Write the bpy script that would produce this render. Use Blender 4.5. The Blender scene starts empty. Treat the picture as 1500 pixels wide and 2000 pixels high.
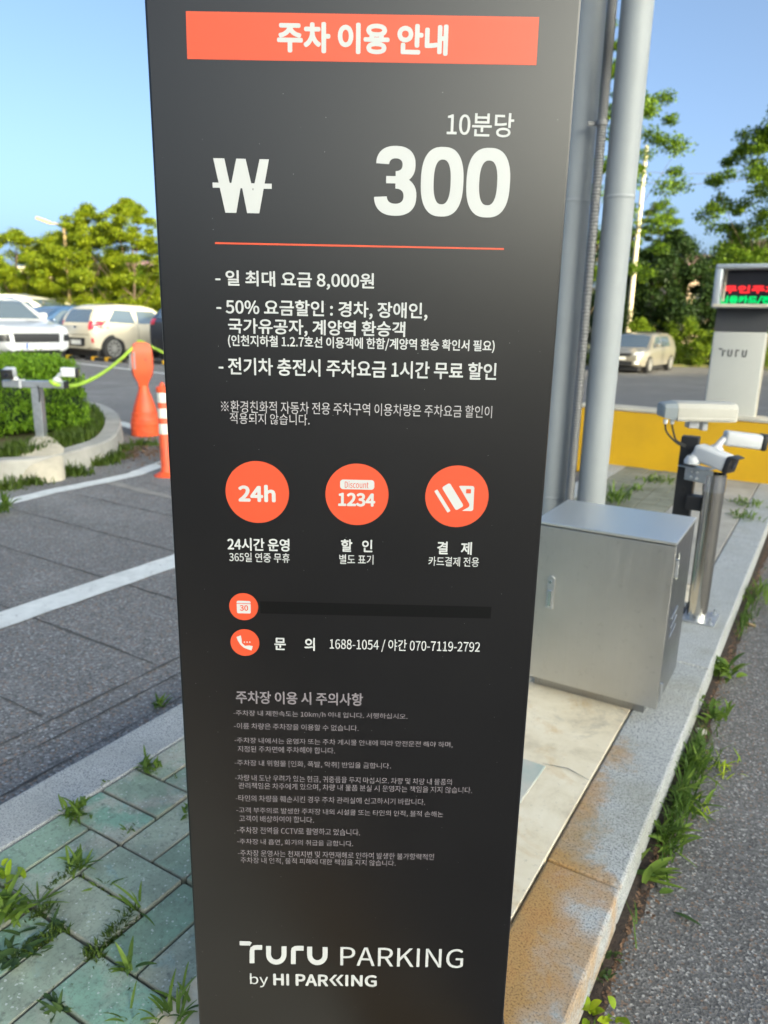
import bpy, bmesh, math, random
import numpy as np
from mathutils import Vector, Matrix
from mathutils.bvhtree import BVHTree
PI = math.pi
R = math.radians
sc = bpy.context.scene
COL = sc.collection

# ------------------------------------------------------------------ camera
CZ, F = 1.2, 1440.0                       # eye height, focal length (in photo pixels, 2000 high)
ROLL, PITCH = math.atan(118 / 5560), math.atan(374 / 1440)
_r, _u, _d = Vector((1, 0, 0)), Vector((0, math.sin(PITCH), math.cos(PITCH))), Vector((0, math.cos(PITCH), -math.sin(PITCH)))
CR = math.cos(ROLL) * _r + math.sin(ROLL) * _u
CU = -math.sin(ROLL) * _r + math.cos(ROLL) * _u
EYE = Vector((0, 0, CZ))
cd = bpy.data.cameras.new('camera')
cam = bpy.data.objects.new('camera', cd)
COL.objects.link(cam)
cam.matrix_world = Matrix(((CR.x, CU.x, -_d.x, 0), (CR.y, CU.y, -_d.y, 0), (CR.z, CU.z, -_d.z, CZ), (0, 0, 0, 1)))
cd.sensor_fit = 'VERTICAL'
cd.sensor_height = 24
cd.lens = F / 2000 * 24
cd.clip_start, cd.clip_end = 0.05, 2000
cd.dof.use_dof = True
cd.dof.focus_distance = 0.86
cd.dof.aperture_fstop = cd.lens / 3.6
sc.camera = cam

# ------------------------------------------------------------------ sky, sun, exposure
SUN_EL, SUN_AZ = R(11), R(142)            # azimuth from +Y towards +X: low, behind the camera to the right
w = bpy.data.worlds.new('World')
sc.world = w
w.use_nodes = True
nt = w.node_tree
bg = nt.nodes['Background']
sky = nt.nodes.new('ShaderNodeTexSky')
sky.sky_type = 'NISHITA'
sky.sun_disc = False
sky.sun_elevation = SUN_EL
sky.sun_rotation = SUN_AZ
sky.altitude = 0
sky.air_density = 0.29
sky.dust_density = 5.2
sky.ozone_density = 1.2
nt.links.new(sky.outputs[0], bg.inputs[0])
bg.inputs[1].default_value = 0.15
sl = bpy.data.lights.new('sun', 'SUN')
sl.energy = 2.8
sl.angle = R(0.5)
sl.color = (1.0, 0.80, 0.55)
so = bpy.data.objects.new('sun', sl)
COL.objects.link(so)
sdir = Vector((math.sin(SUN_AZ) * math.cos(SUN_EL), math.cos(SUN_AZ) * math.cos(SUN_EL), math.sin(SUN_EL)))
so.rotation_euler = (-sdir).to_track_quat('-Z', 'Y').to_euler()
so.location = (20, -30, 30)
sc.view_settings.view_transform = 'Standard'
sc.view_settings.look = 'None'
sc.view_settings.gamma = 1
sc.view_settings.exposure = 2.18
sc.view_settings.use_white_balance = True        # the phone's white balance, set for the shade
sc.view_settings.white_balance_temperature = 6700
sc.view_settings.white_balance_tint = -5

# ------------------------------------------------------------------ helpers
def ray(px, py):
    return CR * ((px - 750) / F) - CU * ((py - 1000) / F) + _d
def at(px, py, z=0.0):
    """point of the level z that was surveyed at this place of the photograph"""
    v = ray(px, py)
    return EYE + v * ((z - CZ) / v.z)
def atY(px, py, Y):
    v = ray(px, py)
    return EYE + v * (Y / v.y)
A = R(31.04)                               # the kerbs run 31 degrees right of the view
DV, NV = Vector((math.sin(A), math.cos(A), 0)), Vector((math.cos(A), -math.sin(A), 0))
def loc(n, s, z=0.0):
    p = NV * n + DV * s
    return Vector((p.x, p.y, z))
def sm(t):
    t = min(1, max(0, t))
    return t * t * (3 - 2 * t)
def gh(x, y):
    """height of the asphalt: it falls away on the right"""
    return -0.55 * sm((y - 8) / 14) * sm((x - 0.5) / 4)
def tag(o, label=None, cat=None, group=None, kind=None):
    if label: o['label'] = label
    if cat: o['category'] = cat
    if group: o['group'] = group
    if kind: o['kind'] = kind
    return o
def thing(name, label, cat, p=(0, 0, 0), rz=0.0, group=None):
    o = bpy.data.objects.new(name, None)
    o.empty_display_size = 0.1
    COL.objects.link(o)
    o.location = p
    o.rotation_euler = (0, 0, rz)
    return tag(o, label, cat, group)
def link(name, me, mat, parent=None, smooth=False):
    o = bpy.data.objects.new(name, me)
    COL.objects.link(o)
    for m in (mat if isinstance(mat, (list, tuple)) else [mat]):
        me.materials.append(m)
    if parent: o.parent = parent
    if smooth: me.shade_smooth()
    return o
def bmo(name, bm, mat, parent=None, smooth=False, angle=None):
    me = bpy.data.meshes.new(name)
    bmesh.ops.recalc_face_normals(bm, faces=bm.faces[:])
    bm.to_mesh(me)
    bm.free()
    o = link(name, me, mat, parent, smooth)
    if smooth:
        me.set_sharp_from_angle(angle=R(angle or 35))
    return o
def pyd(name, V, Fc, mat, parent=None, smooth=False):
    me = bpy.data.meshes.new(name)
    me.from_pydata([tuple(v) for v in V], [], Fc)
    me.update()
    return link(name, me, mat, parent, smooth)
def box(bm, c, s, bev=0.0, rot=None, seg=2):
    b = bmesh.new()
    bmesh.ops.create_cube(b, size=1)
    for v in b.verts:
        v.co = Vector((v.co.x * s[0], v.co.y * s[1], v.co.z * s[2]))
    if bev:
        bmesh.ops.bevel(b, geom=b.edges[:] , offset=bev, segments=seg, affect='EDGES', profile=0.5)
    M = Matrix.Translation(c)
    if rot is not None: M = M @ (rot if isinstance(rot, Matrix) else Matrix.Rotation(rot, 4, 'Z'))
    b.transform(M)
    me = bpy.data.meshes.new('t')
    b.to_mesh(me); b.free()
    bm.from_mesh(me)
    bpy.data.meshes.remove(me)
    return bm
def lathe(bm, prof, c=(0, 0, 0), seg=24, rot=None, sx=1, sy=1, cap=True):
    rings = []
    M = Matrix.Translation(c)
    if rot is not None: M = M @ rot
    for r, z in prof:
        rings.append([bm.verts.new(M @ Vector((r * math.cos(2 * PI * i / seg) * sx, r * math.sin(2 * PI * i / seg) * sy, z))) for i in range(seg)])
    for a, b in zip(rings, rings[1:]):
        for i in range(seg):
            bm.faces.new((a[i], a[(i + 1) % seg], b[(i + 1) % seg], b[i]))
    if cap:
        bm.faces.new(rings[0][::-1]); bm.faces.new(rings[-1])
    return bm
def tube(bm, pts, r, seg=10, cap=True, ridge=0):
    pts = [Vector(p) for p in pts]
    rings = []
    up = Vector((0, 0, 1))
    for i, p in enumerate(pts):
        t = (pts[min(i + 1, len(pts) - 1)] - pts[max(i - 1, 0)]).normalized()
        a = t.cross(up if abs(t.z) < 0.95 else Vector((1, 0, 0))).normalized()
        b = t.cross(a)
        rr = r[i] if isinstance(r, (list, tuple)) else r
        if ridge and i % 2: rr *= 1 - ridge
        rings.append([bm.verts.new(p + a * rr * math.cos(2 * PI * k / seg) + b * rr * math.sin(2 * PI * k / seg)) for k in range(seg)])
    for a, b in zip(rings, rings[1:]):
        for i in range(seg):
            bm.faces.new((a[i], a[(i + 1) % seg], b[(i + 1) % seg], b[i]))
    if cap:
        bm.faces.new(rings[0][::-1]); bm.faces.new(rings[-1])
    return bm
def BM(): return bmesh.new()
AX = Matrix.Rotation(PI / 2, 4, 'X')       # lathe axis z -> -y
AY = Matrix.Rotation(PI / 2, 4, 'Y')       # lathe axis z -> x

# ------------------------------------------------------------------ materials
def newmat(name):
    m = bpy.data.materials.new(name)
    m.use_nodes = True
    return m, m.node_tree, m.node_tree.nodes['Principled BSDF']
class N:
    """short way to write node graphs"""
    def __init__(s, nt): s.nt = nt
    def n(s, t, **k):
        x = s.nt.nodes.new(t)
        for a, v in k.items(): setattr(x, a, v)
        return x
    def l(s, a, b): s.nt.links.new(a, b)
    def co(s, kind='Object'):
        return s.n('ShaderNodeTexCoord').outputs[kind]
    def noise(s, co, scale, detail=3, rough=0.55, dist=0.0):
        x = s.n('ShaderNodeTexNoise')
        x.inputs['Scale'].default_value = scale; x.inputs['Detail'].default_value = detail
        x.inputs['Roughness'].default_value = rough; x.inputs['Distortion'].default_value = dist
        s.l(co, x.inputs['Vector']); return x.outputs[0]
    def vor(s, co, scale, out='Color', feat='F1'):
        x = s.n('ShaderNodeTexVoronoi', feature=feat)
        x.inputs['Scale'].default_value = scale
        s.l(co, x.inputs['Vector']); return x.outputs[out]
    def ramp(s, fac, stops):
        x = s.n('ShaderNodeValToRGB')
        e = x.color_ramp.elements
        while len(e) < len(stops): e.new(0.5)
        for q, (p, c) in zip(e, stops):
            q.position = p; q.color = c if len(c) == 4 else (*c, 1)
        s.l(fac, x.inputs[0]); return x.outputs[0]
    def mix(s, fac, a, b, mode='MIX'):
        x = s.n('ShaderNodeMix', data_type='RGBA', blend_type=mode)
        for i, v in ((0, fac), (6, a), (7, b)):
            if isinstance(v, (int, float)): x.inputs[i].default_value = v
            elif isinstance(v, tuple): x.inputs[i].default_value = v if len(v) == 4 else (*v, 1)
            else: s.l(v, x.inputs[i])
        return x.outputs[2]
    def math(s, op, a, b=0.0):
        x = s.n('ShaderNodeMath', operation=op)
        for i, v in ((0, a), (1, b)):
            if isinstance(v, (int, float)): x.inputs[i].default_value = v
            else: s.l(v, x.inputs[i])
        return x.outputs[0]
    def bump(s, h, strength, dist, bsdf):
        x = s.n('ShaderNodeBump')
        x.inputs['Strength'].default_value = strength; x.inputs['Distance'].default_value = dist
        s.l(h, x.inputs['Height']); s.l(x.outputs[0], bsdf.inputs['Normal'])
def mat(name, c, rough=0.6, metal=0.0, var=0.0, scale=8.0, c2=None, bump=0.0, bdist=0.004, bscale=None, spec=0.5, emit=0.0, coat=0.0):
    m, t, b = newmat(name)
    b.inputs['Base Color'].default_value = (*c, 1)
    b.inputs['Roughness'].default_value = rough
    b.inputs['Metallic'].default_value = metal
    b.inputs['Specular IOR Level'].default_value = spec
    if coat: b.inputs['Coat Weight'].default_value = coat; b.inputs['Coat Roughness'].default_value = 0.05
    if emit: b.inputs['Base Color'].default_value = (c[0] * .05, c[1] * .05, c[2] * .05, 1)
    if emit:
        b.inputs['Emission Color'].default_value = (*c, 1); b.inputs['Emission Strength'].default_value = emit
    if var or c2 or bump:
        g = N(t); co = g.co()
        f = g.noise(co, scale, 5, 0.6)
        if var or c2:
            c2 = c2 or tuple(max(0, q * (1 - var)) for q in c)
            t.links.new(g.ramp(f, [(0.33, c2), (0.66, c)]), b.inputs['Base Color'])
        if bump:
            g.bump(g.noise(co, bscale or scale * 4, 4, 0.6), bump, bdist, b)
    return m
def m_asphalt(name, c, cell, bright, speck=0.93, patch=0.40):
    m, t, b = newmat(name); g = N(t); co = g.co()
    v = g.vor(co, cell)
    lum = g.math('ADD', g.math('MULTIPLY', v, 1.0), 0.0)
    x = g.n('ShaderNodeSeparateColor'); g.l(v, x.inputs[0])
    stones = g.ramp(x.outputs[0], [(0.0, tuple(q * 0.35 for q in c)), (0.45, tuple(q * 0.8 for q in c)), (0.8, tuple(q * 1.25 for q in c)), (speck, tuple(q * 1.5 for q in c)), (min(1, speck + 0.03), bright)])
    hue = g.mix(g.math('GREATER_THAN', x.outputs[1], 0.93), stones, tuple((c[0] * 1.5, c[1] * 1.0, c[2] * 0.7)))
    fine = g.noise(co, cell * 2.2, 2)
    mid = g.mix(g.ramp(fine, [(0.35, (0, 0, 0)), (0.65, (1, 1, 1))]), g.mix(0.5, hue, tuple(q * 0.45 for q in c)), hue)
    big = g.noise(co, 1.3, 5, 0.6)
    col = g.mix(g.ramp(big, [(0.3, (patch,) * 3), (0.7, (0, 0, 0))]), mid, tuple(q * 0.5 for q in c))
    pale = g.ramp(g.noise(co, 0.55, 6, 0.7, 0.6), [(0.50, (0, 0, 0)), (0.66, (0.30,) * 3)])
    col = g.mix(pale, col, tuple(min(1, q * 1.7) for q in c))
    t.links.new(col, b.inputs['Base Color'])
    b.inputs['Roughness'].default_value = 0.85
    h = g.math('ADD', g.vor(co, cell, 'Distance'), g.math('MULTIPLY', fine, 0.6))
    g.bump(h, 0.5, 0.0035, b)
    return m
def m_granite(name, stain):
    m, t, b = newmat(name); g = N(t); co = g.co()
    sp = g.noise(co, 260, 3, 0.7)
    base = g.ramp(sp, [(0.34, (0.07, 0.075, 0.085)), (0.44, (0.30, 0.315, 0.325)), (0.53, (0.45, 0.46, 0.455)), (0.70, (0.55, 0.555, 0.545))])
    base = g.mix(g.ramp(g.noise(co, 5, 5, 0.65), [(0.35, (0.55,) * 3), (0.6, (0, 0, 0))]), base, (0.30, 0.31, 0.30))
    if stain:
        x = g.n('ShaderNodeSeparateXYZ'); g.l(co, x.inputs[0])
        nn = g.noise(co, 8, 6, 0.68, 0.4)
        # rust stain: heaviest on the inner edge of the two nearest stones
        u = g.math('MULTIPLY', g.math('SUBTRACT', -0.222, x.outputs[0]), 6.5)
        near = g.ramp(g.math('MULTIPLY', x.outputs[1], 0.4), [(0.40, (0.97,) * 3), (0.535, (0.88,) * 3), (0.545, (0.60,) * 3), (0.74, (0.22,) * 3), (0.80, (0.0,) * 3)])
        f = g.math('ADD', g.math('ADD', g.math('MULTIPLY', u, 0.75), g.math('SUBTRACT', near, 0.55)), g.math('MULTIPLY', g.math('SUBTRACT', nn, 0.5), 1.75))
        fac = g.ramp(f, [(0.28, (0, 0, 0)), (0.52, (0.6,) * 3), (0.85, (0.95,) * 3)])
        rust = g.ramp(g.noise(co, 14, 5, 0.7), [(0.3, (0.26, 0.18, 0.07)), (0.5, (0.46, 0.27, 0.085)), (0.68, (0.46, 0.19, 0.045))])
        rust = g.mix(0.45, rust, base, 'MULTIPLY'); rust = g.mix(0.6, rust, (0.50, 0.275, 0.08))
        sp2 = g.ramp(sp, [(0.36, (0.45,) * 3), (0.5, (1, 1, 1))])
        rust = g.mix(1.0, rust, sp2, 'MULTIPLY')
        base = g.mix(fac, base, rust)
        moss = g.ramp(g.noise(co, 4.3, 4, 0.6), [(0.5, (0, 0, 0)), (0.72, (0.45,) * 3)])
        base = g.mix(moss, base, (0.22, 0.21, 0.13))
    t.links.new(base, b.inputs['Base Color'])
    b.inputs['Roughness'].default_value = 0.75
    g.bump(g.noise(co, 180, 3, 0.7), 0.45, 0.002, b)
    return m
def m_paver():
    m, t, b = newmat('paver_concrete'); g = N(t); co = g.co()
    at_ = g.n('ShaderNodeAttribute', attribute_name='tone')
    x = g.n('ShaderNodeSeparateColor'); g.l(at_.outputs['Color'], x.inputs[0])
    tone = g.mix(x.outputs[0], (0.20, 0.325, 0.23), (0.34, 0.385, 0.30))
    tone = g.mix(g.math('MULTIPLY', x.outputs[1], 0.9), tone, (0.22, 0.40, 0.305))
    worn = g.ramp(g.noise(co, 11, 5, 0.6, 0.4), [(0.46, (0, 0, 0)), (0.60, (0.85,) * 3)])
    col = g.mix(g.math('MULTIPLY', worn, x.outputs[2]), tone, (0.46, 0.43, 0.37))
    pale = g.ramp(g.noise(co, 17, 4, 0.6, 0.5), [(0.60, (0, 0, 0)), (0.70, (0.55,) * 3)])
    col = g.mix(pale, col, (0.27, 0.42, 0.41))
    dirt = g.ramp(g.noise(co, 55, 4, 0.75), [(0.56, (0, 0, 0)), (0.68, (0.6,) * 3)])
    col = g.mix(dirt, col, (0.085, 0.10, 0.085))
    broad = g.ramp(g.noise(co, 6.5, 5, 0.65, 0.3), [(0.40, (0.40,) * 3), (0.55, (0, 0, 0))])
    col = g.mix(broad, col, (0.115, 0.135, 0.11))
    grit = g.ramp(g.noise(co, 150, 4, 0.7), [(0.36, (0.4,) * 3), (0.48, (0, 0, 0))])
    col = g.mix(grit, col, (0.09, 0.10, 0.085))
    sp = g.vor(co, 300); y = g.n('ShaderNodeSeparateColor'); g.l(sp, y.inputs[0])
    col = g.mix(g.ramp(y.outputs[0], [(0.975, (0, 0, 0)), (0.985, (0.6,) * 3)]), col, (0.6, 0.62, 0.6))
    e = g.n('ShaderNodeAttribute', attribute_name='edge')
    col = g.mix(g.math('MULTIPLY', e.outputs['Fac'], 0.6), col, (0.20, 0.19, 0.16))
    t.links.new(col, b.inputs['Base Color'])
    b.inputs['Roughness'].default_value = 0.8
    g.bump(g.noise(co, 220, 4, 0.7), 0.4, 0.0015, b)
    return m
def m_leaf(name, c1, c2, trans=0.35, scale=1.5):
    m, t, b = newmat(name); g = N(t)
    f = g.noise(g.co(), scale, 3, 0.6)
    r = g.n('ShaderNodeAttribute', attribute_name='leaf')
    col = g.ramp(g.math('ADD', g.math('MULTIPLY', f, 0.55), g.math('MULTIPLY', r.outputs['Fac'], 0.45)), [(0.25, c1), (0.72, c2)])
    t.links.new(col, b.inputs['Base Color'])
    b.inputs['Roughness'].default_value = 0.55
    b.inputs['Specular IOR Level'].default_value = 0.3
    tr = g.n('ShaderNodeBsdfTranslucent'); g.l(col, tr.inputs[0])
    mx = g.n('ShaderNodeMixShader'); mx.inputs[0].default_value = trans
    out = t.nodes['Material Output']
    g.l(b.outputs[0], mx.inputs[1]); g.l(tr.outputs[0], mx.inputs[2]); g.l(mx.outputs[0], out.inputs[0])
    return m
def m_panel():
    m, t, b = newmat('sign_panel_dark'); g = N(t); co = g.co()
    v = g.n('ShaderNodeTexVoronoi'); v.inputs['Scale'].default_value = 120; g.l(co, v.inputs['Vector'])
    y = g.n('ShaderNodeSeparateColor'); g.l(v.outputs['Color'], y.inputs[0])
    dot = g.math('MULTIPLY', g.math('LESS_THAN', v.outputs['Distance'], 0.04), g.math('GREATER_THAN', y.outputs[0], 0.80))
    dust = g.ramp(g.noise(co, 6, 5, 0.6), [(0.35, (0.003, 0.0027, 0.0032)), (0.7, (0.005, 0.0046, 0.0052))])
    col = g.mix(g.math('MULTIPLY', dot, 0.55), dust, (0.5, 0.5, 0.5))
    t.links.new(col, b.inputs['Base Color'])
    b.inputs['Roughness'].default_value = 0.31
    b.inputs['Specular IOR Level'].default_value = 0.64
    g.bump(g.noise(co, 900, 2), 0.06, 0.0005, b)
    return m
def m_brushed(name, c, rough=0.33, aniso_z=True):
    m, t, b = newmat(name); g = N(t); co = g.co()
    mp = g.n('ShaderNodeMapping'); mp.inputs['Scale'].default_value = (2.0, 2.0, 220.0) if not aniso_z else (220.0, 220.0, 2.0)
    g.l(co, mp.inputs[0])
    f = g.noise(mp.outputs[0], 3.0, 3, 0.6)
    spots = g.ramp(g.noise(co, 38, 4, 0.7), [(0.60, (0, 0, 0)), (0.72, (0.5,) * 3)])
    big = g.noise(co, 3.5, 4, 0.6)
    col = g.mix(spots, g.ramp(big, [(0.3, tuple(q * 0.86 for q in c)), (0.7, c)]), tuple(q * 0.72 for q in c))
    t.links.new(col, b.inputs['Base Color'])
    b.inputs['Metallic'].default_value = 1.0
    t.links.new(g.ramp(f, [(0.3, (rough * 0.85,) * 3), (0.7, (rough * 1.2,) * 3)]), b.inputs['Roughness'])
    g.bump(f, 0.05, 0.0006, b)
    return m

M = {}
M['asphalt'] = m_asphalt('coarse_asphalt', (0.185, 0.18, 0.178), 210, (0.52, 0.51, 0.49), 0.90)
M['lane'] = m_asphalt('worn_asphalt', (0.232, 0.228, 0.226), 165, (0.50, 0.51, 0.51), 0.93)
M['granite'] = m_granite('granite_kerb', False)
M['granite_rust'] = m_granite('granite_kerb_rusty', True)
M['paver'] = m_paver()
def m_mortar():
    m, t, b = newmat('cream_mortar'); g = N(t); co = g.co()
    col = g.ramp(g.noise(co, 5, 6, 0.65, 0.3), [(0.30, (0.47, 0.40, 0.29)), (0.48, (0.68, 0.60, 0.45)), (0.66, (0.76, 0.69, 0.55))])
    col = g.mix(g.ramp(g.noise(co, 9, 5, 0.7, 0.8), [(0.56, (0, 0, 0)), (0.70, (0.55,) * 3)]), col, (0.55, 0.38, 0.18))
    col = g.mix(g.ramp(g.noise(co, 3.1, 6, 0.75, 1.0), [(0.55, (0, 0, 0)), (0.68, (0.6,) * 3)]), col, (0.34, 0.31, 0.26))
    col = g.mix(g.ramp(g.noise(co, 70, 4, 0.8), [(0.60, (0, 0, 0)), (0.72, (0.5,) * 3)]), col, (0.25, 0.22, 0.18))
    t.links.new(col, b.inputs['Base Color']); b.inputs['Roughness'].default_value = 0.85
    g.bump(g.noise(co, 30, 6, 0.7), 0.35, 0.004, b)
    return m
M['concrete'] = m_mortar()
M['concrete_grey'] = mat('grey_concrete', (0.42, 0.39, 0.34), 0.9, c2=(0.26, 0.25, 0.22), scale=4, bump=0.4)
M['stone'] = mat('island_kerb_stone', (0.46, 0.44, 0.40), 0.85, c2=(0.32, 0.31, 0.28), scale=4, bump=0.3)
M['soil'] = mat('dark_soil', (0.065, 0.045, 0.034), 0.95, c2=(0.02, 0.015, 0.012), scale=70, bump=0.8, bdist=0.01)
M['joint_soil'] = mat('paver_joint_soil', (0.07, 0.06, 0.04), 0.95, c2=(0.035, 0.045, 0.015), scale=25, bump=0.8, bdist=0.006)
M['litter'] = mat('dry_leaf_litter', (0.22, 0.13, 0.075), 0.9, c2=(0.09, 0.05, 0.03), scale=30)
M['crack'] = mat('dark_crack', (0.11, 0.108, 0.106), 0.95, var=0.5, scale=25)
def m_line():
    m, t, b = newmat('road_paint_white'); g = N(t); co = g.co()
    col = g.ramp(g.noise(co, 14, 5, 0.6), [(0.33, (0.62, 0.635, 0.62)), (0.66, (0.76, 0.77, 0.75))])
    chip = g.ramp(g.noise(co, 32, 6, 0.75), [(0.60, (0, 0, 0)), (0.66, (0.75,) * 3)])
    col = g.mix(chip, col, (0.33, 0.33, 0.33))
    grime = g.ramp(g.noise(co, 2.6, 5, 0.7), [(0.48, (0, 0, 0)), (0.70, (0.5,) * 3)])
    col = g.mix(grime, col, (0.42, 0.42, 0.40))
    t.links.new(col, b.inputs['Base Color']); b.inputs['Roughness'].default_value = 0.75
    g.bump(g.noise(co, 160, 3), 0.3, 0.002, b)
    return m
M['white_line'] = m_line()
M['yellow'] = mat('yellow_wall_paint', (0.80, 0.45, 0.010), 0.6, c2=(0.68, 0.375, 0.012), scale=2.5, bump=.2)
M['cream'] = mat('cream_wall_cap', (0.62, 0.56, 0.44), 0.8, var=0.2, scale=5)
M['panel'] = m_panel()
M['tape'] = mat('black_cover_tape', (0.002, 0.002, 0.002), 0.31, spec=0.42)
M['print_white'] = mat('white_print', (0.50, 0.51, 0.505), 0.5, spec=0.4)
M['print_grey'] = mat('grey_print', (0.20, 0.18, 0.195), 0.5, spec=0.4)
M['print_mid'] = mat('pale_grey_print', (0.38, 0.365, 0.375), 0.5, spec=0.4)
M['print_orange'] = mat('orange_print', (0.58, 0.072, 0.027), 0.42, spec=0.5)
M['steel_pole'] = mat('galvanised_grey_paint', (0.315, 0.335, 0.345), 0.58, var=0.12, scale=3, spec=0.5)
M['conduit'] = mat('grey_flexible_conduit', (0.17, 0.17, 0.17), 0.55, 0.2)
M['stainless'] = m_brushed('stainless_sheet', (0.60, 0.585, 0.55), 0.44)
M['stainless_dark'] = m_brushed('stainless_side', (0.40, 0.40, 0.40), 0.30)
M['stainless_tube'] = m_brushed('stainless_tube', (0.68, 0.64, 0.57), 0.16)
M['zinc'] = mat('zinc_plated_steel', (0.62, 0.64, 0.66), 0.35, 0.9, var=0.2, scale=30)
M['chrome'] = mat('polished_metal', (0.75, 0.75, 0.75), 0.18, 1.0)
M['black'] = mat('black_powder_coat', (0.018, 0.018, 0.02), 0.45)
M['rubber'] = mat('black_rubber', (0.02, 0.02, 0.02), 0.75)
M['white_plastic'] = mat('white_camera_plastic', (0.58, 0.59, 0.60), 0.4)
M['beige_metal'] = mat('beige_camera_housing', (0.50, 0.48, 0.42), 0.45, var=.1)
M['grey_plastic'] = mat('grey_end_cap', (0.30, 0.33, 0.34), 0.5)
M['lens'] = mat('lens_glass', (0.01, 0.012, 0.02), 0.08, coat=1.0)
M['kiosk'] = mat('light_grey_kiosk_paint', (0.50, 0.495, 0.45), 0.5, var=0.08, scale=3)
M['kiosk_dark'] = mat('charcoal_kiosk_band', (0.055, 0.055, 0.058), 0.5)
M['kiosk_head'] = mat('silver_kiosk_head', (0.40, 0.43, 0.46), 0.35, 0.3)
M['screen'] = mat('display_glass', (0.02, 0.015, 0.02), 0.25)
M['led_red'] = mat('red_led', (1.0, 0.02, 0.03), 0.5, emit=0.32)
M['led_green'] = mat('green_led', (0.02, 0.9, 0.22), 0.5, emit=0.22)
M['orange'] = mat('orange_plastic', (0.80, 0.105, 0.03), 0.5, c2=(0.60, 0.085, 0.035), scale=7)
M['reflect_white'] = mat('white_reflective_band', (0.70, 0.70, 0.62), 0.4)
M['rope'] = mat('lime_rope', (0.42, 0.62, 0.07), 0.7, c2=(0.30, 0.48, 0.04), scale=60)
M['bark'] = mat('tree_bark', (0.14, 0.10, 0.07), 0.9, c2=(0.06, 0.045, 0.035), scale=9, bump=0.6, bdist=0.02)
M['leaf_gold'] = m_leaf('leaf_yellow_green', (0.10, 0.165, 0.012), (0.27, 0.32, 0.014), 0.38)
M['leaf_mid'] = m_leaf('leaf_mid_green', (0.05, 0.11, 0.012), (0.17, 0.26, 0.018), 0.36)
M['leaf_dark'] = m_leaf('leaf_dark_green', (0.012, 0.03, 0.010), (0.04, 0.075, 0.014), 0.2)  # dark leaves, with the shade they stand in put into the colour
M['leaf_bush'] = m_leaf('leaf_bush_green', (0.07, 0.13, 0.014), (0.23, 0.31, 0.02), 0.3)
M['leaf_hedge'] = m_leaf('leaf_hedge', (0.06, 0.135, 0.012), (0.27, 0.46, 0.03), 0.35, 4)
M['weed'] = m_leaf('weed_leaf', (0.065, 0.125, 0.02), (0.21, 0.31, 0.05), 0.35, 20)
M['weed_dark'] = m_leaf('weed_leaf_dark', (0.03, 0.065, 0.02), (0.08, 0.13, 0.035), 0.25, 20)
M['weed_yellow'] = m_leaf('weed_leaf_yellow', (0.22, 0.34, 0.02), (0.45, 0.55, 0.03), 0.35, 20)
M['moss'] = m_leaf('moss_green', (0.05, 0.085, 0.012), (0.17, 0.24, 0.025), 0.2, 20)
M['wood'] = mat('pale_wood', (0.55, 0.38, 0.2), 0.8, var=0.3, scale=30)
M['glass'] = mat('car_glass', (0.16, 0.21, 0.26), 0.07, 0.55, spec=1.0, coat=0.6)
M['tail'] = mat('tail_lamp_red', (0.50, 0.012, 0.03), 0.2, coat=0.8)
M['headlamp'] = mat('head_lamp_clear', (0.75, 0.76, 0.78), 0.12, coat=1.0)
M['plate'] = mat('number_plate_white', (0.74, 0.74, 0.72), 0.5)
M['plate_blue'] = mat('number_plate_blue', (0.06, 0.14, 0.42), 0.5)
M['trim'] = mat('black_car_trim', (0.018, 0.018, 0.02), 0.45)
M['rim'] = mat('alloy_rim', (0.62, 0.62, 0.62), 0.3, 0.7)
for k, c in (('white', (0.46, 0.47, 0.485)), ('cream', (0.50, 0.46, 0.37)), ('pearl', (0.70, 0.66, 0.58)), ('navy', (0.035, 0.075, 0.16)), ('blackcar', (0.02, 0.022, 0.028)), ('silver', (0.19, 0.178, 0.15)), ('paleblue', (0.40, 0.46, 0.58))):
    M['paint_' + k] = mat('car_paint_' + k, c, 0.32, 0.0, coat=1.0)
M['house_wall'] = mat('peach_house_wall', (0.62, 0.47, 0.34), 0.8, var=0.1, scale=2)
M['house_roof'] = mat('pink_roof_tiles', (0.26, 0.15, 0.15), 0.8, var=0.2, scale=3)
M['window_glass'] = mat('house_window_glass', (0.05, 0.06, 0.07), 0.1)
M['grass'] = m_leaf('short_grass', (0.06, 0.10, 0.012), (0.20, 0.26, 0.03), 0.3, 6)
M['grass_ground'] = mat('grassy_soil', (0.085, 0.11, 0.025), 0.95, c2=(0.10, 0.075, 0.04), scale=3)
M['sun_block_ridge'] = mat('sun_block_ground', (0.085, 0.065, 0.045), 0.95, c2=(0.04, 0.042, 0.022), scale=0.4)
M['utility'] = mat('pale_utility_pole', (0.60, 0.52, 0.38), 0.7)
M['lamp'] = mat('street_lamp_sun_gold', (0.50, 0.36, 0.17), 0.5)  # gold of the low sun put into the metal colour

# ------------------------------------------------------------------ ground
def grid_sheet(name, xs, ys, zf, mat_):
    V = [(x, y, zf(x, y)) for y in ys for x in xs]
    n = len(xs)
    Fc = [(j * n + i, j * n + i + 1, (j + 1) * n + i + 1, (j + 1) * n + i) for j in range(len(ys) - 1) for i in range(n - 1)]
    return pyd(name, V, Fc, mat_)
xs = [-600, -200, -80, -40, -20, -10, -5, -2] + [i * 0.5 for i in range(0, 14)] + [8, 12, 20, 40, 90, 250, 600]
ys = [-500, -120, -40, -10, 0, 4, 8] + [8.5 + i for i in range(0, 18)] + [30, 45, 80, 200, 800]
tag(grid_sheet('ground', xs, ys, gh, M['asphalt']), kind='structure')

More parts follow.
